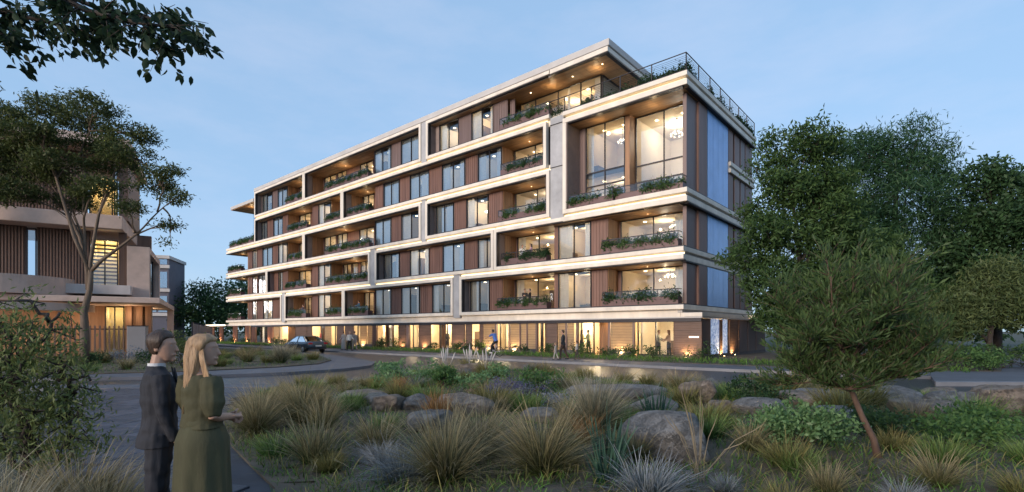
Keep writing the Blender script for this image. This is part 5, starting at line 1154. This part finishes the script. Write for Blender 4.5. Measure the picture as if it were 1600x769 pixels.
def person(label, pos, rotz, H=1.72, legs=((4,4),(-4,6)), arms=((6,7,14,0),(6,7,14,0)), lean=0, turn=0, top=('grey_shirt',(.3,.3,.32)), bottom=('dark_trousers',(.03,.03,.035)),
           hair=(.03,.02,.015), long_hair=False, skirt=0, jacket=False, female=False, skin=None, fine=False, group=None, loose=0, sleeve=1.0, seat_z=None, shoes=(.02,.02,.02)):
    t = thing('person', label, 'person', pos, rotz, group); k = H/1.75; vx = .009 if fine else .022; skin = skin or SKIN
    la = rad(lean); hw = .152 if female else .178
    def T(x, y, z): z -= .95; return Vector((x, y*math.cos(la)+z*math.sin(la), .95+z*math.cos(la)-y*math.sin(la)))
    J = {}
    for i, sd in enumerate((-1, 1)):
        a, kb = rad(legs[i][0]), rad(legs[i][1]); h_ = Vector((sd*.088, 0, .92)); kn = h_+.43*Vector((sd*.03, math.sin(a), -math.cos(a))); an = kn+.42*Vector((0, math.sin(a-kb), -math.cos(a-kb)))
        J[sd,'hip'], J[sd,'knee'], J[sd,'ankle'] = h_, kn, an
        fl, ou, el, inn = arms[i]; fl, ou, el, inn = rad(fl), rad(ou), rad(el), rad(inn)
        sh = T(sd*hw, -.01, 1.415); d1 = Vector((sd*math.sin(ou), math.cos(ou)*math.sin(fl), -math.cos(ou)*math.cos(fl))); eb = sh+.285*d1
        d2 = Vector((sd*(math.sin(ou)*.5-math.sin(inn)), math.cos(inn)*math.sin(fl+el), -math.cos(fl+el)*math.cos(inn))).normalized(); wr = eb+.25*d2
        J[sd,'sh'], J[sd,'el'], J[sd,'wr'], J[sd,'hd'] = sh, eb, wr, d2
    drop = (min(J[-1,'ankle'].z, J[1,'ankle'].z)-.075) if seat_z is None else (.88-seat_z/k)
    dz = Vector((0,0,-drop)); ca, sa = math.cos(rad(turn)), math.sin(rad(turn))
    hc = T(0, .025, 1.635)
    def W(p): return tuple((Vector(p)+dz)*k)
    def Hd(x, y, z): return W((hc.x+x*ca-y*sa, hc.y+x*sa+y*ca, hc.z+z))
    def torso(b, secs, n=16):
        b.loft([[W(T(cx+rx*math.cos(2*math.pi*q/n), cy+ry*math.sin(2*math.pi*q/n), z)) for q in range(n)] for cx,cy,z,rx,ry in secs])
    def limb(b, pts, rs, n=10): b.tube([W(p) for p in pts], [r*k for r in rs], n)
    # one continuous body
    b = MB(); hs = [(.045,-.118,.022,.018),(.036,-.105,.042,.040),(.022,-.075,.055,.068),(.010,-.04,.064,.084),(.004,0,.070,.092),(-.002,.04,.0735,.097),(-.008,.075,.069,.090),(-.012,.1,.055,.071),(-.014,.118,.028,.038)]
    n = 18; b.loft([[Hd(rx*math.cos(2*math.pi*q/n), cy+ry*math.sin(2*math.pi*q/n), z) for q in range(n)] for cy,z,rx,ry in hs])
    b.tube([Hd(0,.085,.028),Hd(0,.103,-.006),Hd(0,.112,-.027),Hd(0,.092,-.036)], [.009*k,.011*k,.014*k,.009*k], 8)
    b.tube([Hd(-.03,.082,-.062),Hd(0,.093,-.060),Hd(.03,.082,-.062)], [.008*k,.012*k,.008*k], 7); b.tube([Hd(-.02,.078,-.1),Hd(.02,.078,-.1)], .016*k, 7)
    b.tube([Hd(-.045,.075,.034),Hd(0,.093,.033),Hd(.045,.075,.034)], [.008*k,.011*k,.008*k], 7)
    for sd in (-1, 1): b.loft([[Hd(sd*(.068+.010*f), -.012+.019*r_*math.cos(2*math.pi*q/9)-.006*f, -.008+.033*r_*math.sin(2*math.pi*q/9)) for q in range(9)] for f, r_ in ((0,.8),(.6,1.0),(1,.85))])
    limb(b, [T(0,-.015,1.38), T(0,-.008,1.47), hc+Vector((0,-.015,-.05))], [.06,.052 if female else .058,.052])
    wa = .115 if female else .135
    torso(b, [(0,0,.86,.14,.095),(0,0,.95,.15,.10),(0,.01,1.08,wa,.085),(0,.01,1.22,wa+.015,.10),(0,0,1.34,hw-.03,.10),(0,-.01,1.42,hw-.05,.075),(0,-.012,1.455,.07,.055)])
    for sd in (-1, 1):
        hp, kn, an = J[sd,'hip'], J[sd,'knee'], J[sd,'ankle']; limb(b, [hp+Vector((0,0,.04)), hp.lerp(kn,.3), kn, kn.lerp(an,.3)+Vector((0,-.012,0)), an], [.082,.078,.05,.052,.034])
        ft = an+Vector((sd*.02,.155,-.045)); limb(b, [an+Vector((0,-.05,-.035)), an+Vector((0,.04,-.03)), ft], [.036,.038,.024])
        sh, eb, wr, hd = J[sd,'sh'], J[sd,'el'], J[sd,'wr'], J[sd,'hd']
        limb(b, [sh+Vector((-sd*.012,0,-.012)), sh.lerp(eb,.4), eb, eb.lerp(wr,.3), wr], [.046,.042,.036,.037,.025])
        # hand: palm, four bent fingers of their own length, and a thumb from the palm's side
        up = Vector((0,1,0)) if abs(hd.y) < .8 else Vector((0,0,1)); f_ = (up-hd*up.dot(hd)).normalized(); s_ = hd.cross(f_)*sd
        pal = wr+hd*.045; b.tube([W(wr), W(pal), W(wr+hd*.088)], [.026*k,.036*k,.034*k], 8, flat=.55) if fine else limb(b, [wr, pal, wr+hd*.08], [.024,.034,.03], 7)
        for q in range(4):
            o_ = f_*(.027-.018*q); ln = (.070,.080,.075,.058)[q]; st = wr+hd*.082+o_
            limb(b, [st, st+hd*ln*.5+s_*-.006, st+hd*ln*.85-s_*.022], [.0095,.0088,.0075] if fine else [.012,.011,.010], 6)
        st = wr+hd*.03+f_*.03; limb(b, [st, st+hd*.03+f_*.022-s_*.008, st+hd*.062+f_*.026-s_*.016], [.013,.011,.009] if fine else [.014,.012,.011], 6)
    fuse(b, 'body', skin, t, vx*.8 if fine else vx*.85, 2)
    # clothes
    m_t, m_b = fabric(*top), fabric(*bottom); b = MB(); j = .018+loose
    if jacket: torso(b, [(0,-.01,.855,.195,.145),(0,0,.95,.185,.135),(0,.01,1.08,wa+.03+j*.4,.115),(0,.005,1.22,wa+.035+j,.128),(0,0,1.34,hw-.003,.122),(0,-.012,1.42,hw-.015,.09),(0,-.015,1.46,.085,.07),(0,-.018,1.49,.072,.066)])
    else: torso(b, [(0,0,(1.04 if skirt else .9),wa+.05+loose*1.5,.12+loose),(0,.01,1.1,wa+j+loose,.10+j),(0,.01,1.22,wa+.015+j,.10+j),(0,0,1.34,hw-.018,.10+j),(0,-.01,1.42,hw-.032,.09),(0,-.012,1.455,.085,.07)])
    for sd in (-1, 1):
        sh, eb, wr = J[sd,'sh'], J[sd,'el'], J[sd,'wr']
        if sleeve >= 1: limb(b, [sh+Vector((-sd*.02,0,.008)), sh.lerp(eb,.4), eb, eb.lerp(wr,.5), wr.lerp(eb,.06)], [.066+loose,.058+loose,.050+loose,.045,.040])
        else: limb(b, [sh+Vector((-sd*.02,0,.012)), sh.lerp(eb,.3), sh.lerp(eb,.62), sh.lerp(eb,.92), sh.lerp(eb,1.0)], [.064+loose,.07+loose,.072+loose*1.2,.058,.046])
    fuse(b, 'jacket' if jacket else 'top', m_t, t, vx, 3, .010 if fine else 0)
    b = MB()
    if skirt:
        n = 40; rs = []
        for q in range(14):
            f = q/13; z = 1.10-f*(1.10-skirt); r_ = wa+.012+(.066*min(1,f*8))+.03*f; w_ = .017*min(1,f*1.5)
            rs.append([W((( r_+w_*math.sin(9*a_+.6*f)+w_*.6*math.sin(5*a_+1))*math.cos(a_), .012+(r_*.90+w_*math.sin(9*a_+.6*f))*math.sin(a_), z)) for a_ in [2*math.pi*i/n for i in range(n)]])
        b.loft(rs); b.obj('skirt', m_b, t, smooth=True)
    else:
        torso(b, [(0,0,.86,.155,.112),(0,0,.95,.158,.112),(0,.008,1.04,wa+.018,.098)])
        for sd in (-1, 1):
            hp, kn, an = J[sd,'hip'], J[sd,'knee'], J[sd,'ankle']; limb(b, [hp+Vector((0,0,.05)), hp.lerp(kn,.3), kn, kn.lerp(an,.5), an+Vector((0,0,.01))], [.100,.094,.070,.064,.060])
        fuse(b, 'trousers', m_b, t, vx, 3, .010 if fine else 0)
    b = MB()
    for sd in (-1, 1):
        an = J[sd,'ankle']; limb(b, [an+Vector((0,-.062,-.042)), an+Vector((0,.04,-.035)), an+Vector((sd*.02,.17,-.05))], [.042,.046,.032])
    b.obj('shoes', mat('shoe_leather', shoes, .5, .1, 5) if 'shoe%s' % (shoes,) not in FAB else FAB['shoe%s' % (shoes,)], t, smooth=True)
    # hair
    key = 'hair%s' % (hair,)
    if key not in FAB: FAB[key] = mat('hair', hair, .5, .45, 30, .6, bscale=60, stretch=(1,1,.12))
    b = MB(); n = 18
    def head_r(z):
        z = max(-.118, min(.118, z))
        for h0, h1 in zip(hs[:-1], hs[1:]):
            if h0[1] <= z <= h1[1]: f = (z-h0[1])/(h1[1]-h0[1]); return [h0[i]+(h1[i]-h0[i])*f for i in (0,2,3)]
    n = 26; cap = [[] for _ in range(9)]
    for q in range(n):        # a cap of hair that ends at the forehead, round the ears and in the neck
        a_ = 2*math.pi*q/n; fy = math.sin(a_); low = .078 if fy > .55 else (.078-.075*min(1,(.55-fy)/.45) if fy > .1 else .003-.075*min(1,(.1-fy)/.6))
        for r_ in range(9):
            f = r_/8; z = low+(.117-low)*f; cy, rx, ry = head_r(z); th = (.004+.012*math.sin(math.pi*min(1,f*.8+.1)))*(1.5 if long_hair else 1)+.004*noise.noise((a_*3, f*4, pos[0]))
            cap[r_].append(Hd((rx+th)*math.cos(a_), cy+(ry+th)*math.sin(a_), z+(.014+.006*fy)*f*f))
    b.loft(cap)
    if fine and not long_hair:
        for q in range(190):   # combed locks on the crown
            a_ = RR.uniform(0,6.28); e_ = RR.uniform(.5,1.5); x, y, z = math.cos(a_)*math.cos(e_), math.sin(a_)*math.cos(e_), math.sin(e_)
            p0 = (.070*x, -.012+.090*y, .036+.096*z); b.tube([Hd(p0[0], p0[1]+.014, p0[2]), Hd(p0[0]*1.03, p0[1]-.004, p0[2]+.005), Hd(p0[0]*1.03, p0[1]-.024, p0[2]-.004)], [.005,.006,.002], 4)
    if long_hair:
        b.loft([[Hd(rx*math.cos(2*math.pi*q/n), cy+ry*math.sin(2*math.pi*q/n), z) for q in range(n)] for cy,z,rx,ry in ((-.02,.09,.06,.07),(-.035,.03,.082,.088),(-.045,-.05,.090,.082),(-.055,-.14,.098,.066),(-.068,-.24,.10,.052),(-.078,-.33,.078,.038),(-.085,-.40,.045,.022))])
        if fine:
            for q in range(300):
                a_ = RR.uniform(2.9, 6.5) if q % 4 else RR.uniform(-.25,.25); x0_, y0_ = math.cos(a_), math.sin(a_); ln = RR.uniform(.30,.44)
                rr_ = (1.0+RR.uniform(-.02,.05)); pts = [(0+.03*x0_, -.02+.03*y0_, .132), (.076*x0_*rr_, -.025+.088*y0_*rr_, .07), (.088*x0_*rr_, -.045+.085*y0_*rr_, -.05), (.092*x0_*rr_, -.06+.066*y0_*rr_, -.17), (.085*x0_*rr_+RR.gauss(0,.012), -.075+.050*y0_*rr_, -.28), (.06*x0_+RR.gauss(0,.02), -.085+.04*y0_, -.10-ln)]
                b.tube([Hd(*p) for p in pts], [.003,.006,.0065,.0065,.0055,.002], 4)
            for q in range(26):      # lock falling forward over the right shoulder
                u_ = RR.uniform(-.02,.02); b.tube([Hd(.078,.0+u_,.03), Hd(.092,.02+u_,-.08), Hd(.105,.05+u_,-.2), Hd(.115+RR.gauss(0,.01),.10+u_,-.3), Hd(.10+RR.gauss(0,.015),.13+u_,-.42+RR.gauss(0,.02))], [.005,.008,.009,.008,.002], 4)
    b.obj('hair', FAB[key], t, smooth=True)
    if fine:
        e_ = MB()
        for sd in (-1, 1): e_.ball(Hd(sd*.031,.072,.014), .0125*k, 9, 6)
        e_.obj('eyes', mat('eye', (.35,.33,.32), .2, .05, 4), t)
        if skirt:
            c_ = MB(); c_.loft([[W(T((wa+.03+loose+dr_)*math.cos(2*math.pi*i/28), .01+(.115+loose+dr_)*math.sin(2*math.pi*i/28), z)) for i in range(28)] for dr_, z in ((0,1.045),(.006,1.065),(.006,1.09),(0,1.11))], cap=False); c_.obj('belt', m_b, t, smooth=True)
        if jacket:
            c_ = MB(); c_.loft([[W(T((.066 if q_ else .068)*math.cos(2*math.pi*i/16), -.012+.062*math.sin(2*math.pi*i/16), z)) for i in range(16)] for q_, z in ((0,1.455),(1,1.51))], cap=False); c_.obj('shirt_collar', fabric('white_shirt',(.6,.6,.62)), t, smooth=True)
            c_ = MB()
            for sd in (-1, 1): c_.loft([[W(T(sd*x, y, z)) for x, y, z in ((.02,.135,1.16),(.085,.112,1.36),(.055,.092,1.47),(.03,.10,1.40))], [W(T(sd*x, y+.012, z)) for x, y, z in ((.02,.135,1.16),(.085,.112,1.36),(.055,.092,1.47),(.03,.10,1.40))]])
            c_.obj('lapels', m_t, t)
    return t
def face_to(dx, dy): return math.atan2(-dx, dy)     # a figure looks along its own +y
gzp = .03
person('man in a dark grey suit with short brown hair, standing on the path', (-2.83, 4.10, gzp), face_to(.74,.67), 1.755, legs=((3,4),(-5,4)), arms=((8,5,18,2),(2,6,20,4)), turn=-30,
       top=('charcoal_suit',(.022,.023,.030)), bottom=('charcoal_suit',(.022,.023,.030)), hair=(.045,.025,.016), jacket=True, fine=True)
person('woman with long blonde hair in an olive green dress, beside the man', (-2.40, 3.95, gzp), face_to(.42,.91), 1.73, legs=((2,3),(-2,3)), arms=((8,8,66,30),(-6,10,88,26)), turn=-50,
       top=('olive_dress',(.062,.058,.027)), bottom=('olive_skirt',(.062,.060,.029)), hair=(.34,.21,.11), long_hair=True, skirt=.10, female=True, fine=True, loose=.012, sleeve=.6)
def xu(u, y):
    """place along the front of the block seen at a given bearing"""
    k_ = (u-800)/800; return (k_*(P0.y+y*.7574)-(P0.x+y*.653))/(.7574+.653*k_)
def at_block(x, y, z): q = L(x, y); return (q[0], q[1], z)
FACE_L = face_to(-.7574, .653); FACE_IN = face_to(.653,.757); FACE_OUT = face_to(-.653,-.757); FACE_R = face_to(.7574,-.653)
person('man in a dark coat walking on the pavement between two children', at_block(-5.3,-5.2,.12), FACE_L+.5, 1.78, legs=((18,14),(-14,8)), top=('navy_coat',(.02,.024,.03)), bottom=('brown_trousers',(.06,.035,.025)), jacket=True)
person('small child in pale clothes on the left of the man in the dark coat', at_block(-5.35,-5.9,.12), FACE_L+.4, 1.02, legs=((16,10),(-14,8)), top=('pale_child_top',(.42,.38,.33)), bottom=('pale_child_trousers',(.36,.33,.3)), hair=(.25,.16,.08))
person('small child in a light top on the right of the man in the dark coat', at_block(-4.45,-5.0,.12), FACE_L+.4, 1.12, legs=((-14,10),(14,8)), top=('white_child_top',(.5,.48,.45)), bottom=('dark_child_trousers',(.05,.04,.04)))
for u, y, lab, tp, bt_, hr, sk in ((537,-5.6,'woman in a long pale dress, leftmost of the three by the car',('pale_dress',(.45,.40,.36)),('pale_dress',(.45,.40,.36)),(.05,.03,.02),.12),
     (546,-5.9,'person in a white jacket and black trousers, middle of the three by the car',('white_jacket',(.6,.58,.54)),('black_trousers',(.015,.015,.017)),(.3,.2,.1),0),
     (554,-5.3,'person in light grey clothes, rightmost of the three by the car',('grey_jumper',(.28,.26,.25)),('grey_trousers',(.3,.27,.24)),(.04,.025,.02),0)):
    person(lab, at_block(xu(u,y),y,.12), FACE_L if u != 546 else FACE_R, 1.70, legs=((14,10),(-12,6)), arms=((20,8,40,0),(-10,8,15,0)), top=tp, bottom=bt_, hair=hr, skirt=sk, female=sk > 0)
person('dark figure standing inside the lit room left of the louvred screen', at_block(xu(699,1.3),1.3,.18), FACE_R, 1.72, top=('dark_shirt',(.05,.04,.035)), bottom=('dark_trousers',(.03,.03,.035)))
for u, lab, c in ((909,'left one of two people in the brightest ground floor window',(.25,.20,.10)),(919.5,'right one of two people in the brightest ground floor window',(.33,.36,.22))):
    person(lab, at_block(xu(u,1.15),1.15,.18), FACE_R if u < 915 else FACE_L, 1.72, arms=((20,6,50,10),(10,6,30,0)), top=('top_%d' % u,c), bottom=('dark_trousers',(.03,.03,.035)), long_hair=u < 915, female=u < 915)
for u, lab, c, hr in ((1029,'left one of two people in the wide ground floor window by the corner',(.22,.20,.15),(.10,.05,.025)),(1045,'right one of two people in the wide ground floor window by the corner',(.42,.26,.17),(.16,.06,.03))):
    person(lab, at_block(xu(u,1.3),1.3,.18), FACE_R if u < 1035 else FACE_L, 1.70, arms=((30,6,40,10),(30,6,30,0)), top=('top_%d' % u,c), bottom=('dark_trousers',(.03,.03,.035)), long_hair=u > 1035, hair=hr, female=u > 1035)
person('person in a red top in the lit ground floor window behind the car', at_block(xu(502,1.1),1.1,.18), FACE_OUT, 1.68, top=('red_top',(.40,.05,.06)), bottom=('dark_trousers',(.03,.03,.035)), long_hair=True, female=True)
for u, z, lab, c, lh in ((816,7.07,'person in a white top on the second floor balcony',(.6,.6,.62),False),(830,7.07,'long haired woman in a lilac dress on the second floor balcony',(.42,.28,.45),True),
        (820,3.49,'dark haired person in black on the first floor balcony, left of the pair',(.03,.03,.035),False),(828,3.49,'person in black on the first floor balcony, right of the pair',(.025,.025,.03),False),
        (474,3.49,'person leaning over the planter on the first floor near the left end',(.12,.12,.18),False),(561,3.49,'person in a blue top on the first floor balcony above the walking group',(.10,.22,.42),False)):
    person(lab, at_block(xu(u,1.35),1.35,z), FACE_OUT + (.9 if u in (816,820) else -.9), 1.72, arms=((30,10,60,10),(30,10,60,10)), top=('top_b%d' % u,c), bottom=('dark_trousers',(.03,.03,.035)), long_hair=lh, female=lh, hair=(.02,.013,.01))
# ------------------------------------------------------------------ bicycle and rider
bx_, by_ = L(-10.9,-5.3); TRIM = M['trim']
bk = thing('bicycle', 'bicycle with a light frame, ridden along the pavement', 'bicycle', (bx_, by_, .12), FACE_L)
tyre = mat('tyre_rubber', (.02,.02,.022), .85, .1, 5); fr_m = mat('bicycle_paint', (.35,.36,.38), .35, .05, 3, metal=.4); steel = mat('steel', (.5,.5,.52), .3, .05, 3, metal=.9)
for y in (-.52, .52):
    wm = MB(); wm.tube([(0, y+.325*math.cos(a), .345+.325*math.sin(a)) for a in [2*math.pi*i/28 for i in range(29)]], .02, 6, cap=False); wo = wm.obj('wheel', tyre, bk)
    sp = MB()
    for i in range(14): a = 2*math.pi*i/14; sp.tube([(0,y,.345),(0,y+.31*math.cos(a),.345+.31*math.sin(a))], .003, 3)
    sp.tube([(-.04,y,.345),(.04,y,.345)], .02, 6); sp.obj('spokes', steel, wo)
fm = MB()
for a, c in (((0,-.10,.30),(0,-.20,.88)),((0,-.10,.30),(0,.36,.72)),((0,-.19,.80),(0,.36,.80)),((0,-.10,.30),(0,-.52,.345)),((0,-.19,.78),(0,-.52,.345)),((0,.34,.92),(0,.40,.66)),((0,.40,.66),(0,.52,.345))): fm.tube([a,c],.017,6)
fm.obj('frame', fr_m, bk)
hb = MB(); hb.tube([(0,.34,.92),(0,.36,1.02)],.014,6); hb.tube([(-.28,.24,1.04),(-.12,.36,1.03),(.12,.36,1.03),(.28,.24,1.04)],.012,6); hb.obj('handlebar', steel, bk)
sd_ = MB(); sd_.rings([(0,-.22,.90,.05,.11),(0,-.22,.93,.075,.13),(0,-.22,.955,.06,.11)],10); sd_.obj('saddle', TRIM, bk)
cr = MB(); cr.tube([(-.07,-.10,.30),(.07,-.10,.30)],.02,6); cr.tube([(.07,-.10,.30),(.08,-.02,.16)],.01,5); cr.tube([(-.07,-.10,.30),(-.08,-.18,.44)],.01,5); cr.box(.05,.14,-.06,.02,.145,.165); cr.box(-.14,-.05,-.22,-.14,.43,.45); cr.obj('crank', TRIM, bk)
ang = FACE_L; off = Vector((0,-.20,0)); off.rotate(Matrix.Rotation(ang,3,'Z'))
person('cyclist in a blue shirt riding along the pavement', (bx_+off.x, by_+off.y, .12), FACE_L, 1.76, legs=((42,38),(64,78)), arms=((58,10,8,0),(58,10,8,0)), lean=22, top=('blue_shirt',(.07,.15,.42)), bottom=('dark_shorts',(.02,.02,.025)), seat_z=.985, sleeve=.6, shoes=(.6,.6,.6), skin=SKIN2)
# ------------------------------------------------------------------ parked car
cx_, cy_ = L(xu(476,-9.0), -9.0)
car = thing('parked_car', 'grey blue saloon car seen from behind, parked by the pavement on the left', 'car', (cx_, cy_, 0), FACE_L)
cpaint = mat('car_paint', (.10,.13,.16), .22, .04, 1, metal=.6); cglass = glass('car_glass', (.25,.3,.33), .25, .9)
b = MB(); st = []
for y, hw, zb_, zt_ in ((-2.32,.62,.50,.70),(-2.26,.80,.36,.95),(-2.0,.88,.28,1.02),(-1.4,.90,.26,1.00),(-.5,.91,.24,.96),(.6,.91,.24,.95),(1.2,.90,.25,.94),(1.8,.86,.28,.85),(2.2,.78,.34,.72),(2.32,.58,.44,.62)):
    st.append([(sx*hw*fx, y, zb_+(zt_-zb_)*fz) for sx, fx, fz in ((1,.90,0),(1,1,.22),(1,1,.62),(1,.95,.9),(1,.80,1),(-1,.80,1),(-1,.95,.9),(-1,1,.62),(-1,1,.22),(-1,.90,0))])
b.loft(st); body = b.obj('body', cpaint, car, smooth=True); sub = body.modifiers.new('s','SUBSURF'); sub.levels = sub.render_levels = 1
b = MB(); b.loft([[(hw,y1,z),(hw,y0,z),(-hw,y0,z),(-hw,y1,z)] for z, y0, y1, hw in ((.93,-1.75,1.10,.78),(1.15,-1.36,.70,.71),(1.36,-.98,.28,.61))]); b.obj('windows', cglass, car)
b = MB(); b.loft([[(hw,y1,z),(hw,y0,z),(-hw,y0,z),(-hw,y1,z)] for z, y0, y1, hw in ((1.355,-1.0,.30,.62),(1.41,-.86,.12,.56),(1.43,-.7,-.02,.45))]); b.obj('roof', cpaint, car, smooth=False, bevel=.02)
b = MB()
for sx in (-1,1):
    for p_, q_ in (((.78,1.10,.93),(.615,.28,1.37)),((.78,-1.75,.93),(.615,-.98,1.37)),((.80,-.28,.94),(.63,-.30,1.37))): b.tube([(sx*p_[0],p_[1],p_[2]),(sx*q_[0],q_[1],q_[2])], .035 if p_[1] != -.28 else .03, 6)
b.obj('window_pillars', cpaint, car)
for sx in (-1,1):
    for y in (-1.42,1.38):
        w_ = MB(); w_.tube([(sx*.80+.10*f,y,.325) for f in (-1,-.8,.8,1)], [.29,.325,.325,.29], 22); wo = w_.obj('wheel', tyre, car)
        r_ = MB(); r_.tube([(sx*.905,y,.325),(sx*.915,y,.325)], .2, 18)
        for q in range(5): a = q*1.2566; r_.tube([(sx*.92,y,.325),(sx*.92,y+.19*math.cos(a),.325+.19*math.sin(a))], .025, 5)
        r_.obj('rim', steel, wo)
    t_ = MB(); t_.box(min(sx*.50,sx*.82),max(sx*.50,sx*.82),-2.31,-2.2,.74,.88); t_.obj('tail_light', mat('tail_light_red', (.5,.015,.02), .25, .05, 2), car, bevel=.02)
    t_ = MB(); t_.ball((sx*.98,.75,1.0),(.09,.06,.06),8,6); t_.obj('mirror', cpaint, car)
    t_ = MB(); t_.box(min(sx*.905,sx*.93),max(sx*.905,sx*.93),-.55,-.38,.79,.82); t_.box(min(sx*.905,sx*.93),max(sx*.905,sx*.93),.35,.52,.78,.81); t_.obj('door_handle', steel, car)
b = MB(); b.box(-.26,.26,-2.345,-2.32,.56,.67); b.obj('number_plate', mat('blank_plate', (.6,.6,.58), .5, .05, 2), car)
b = MB(); b.box(-.74,.74,-2.30,-2.1,.32,.42); b.obj('bumper', TRIM, car, bevel=.02)
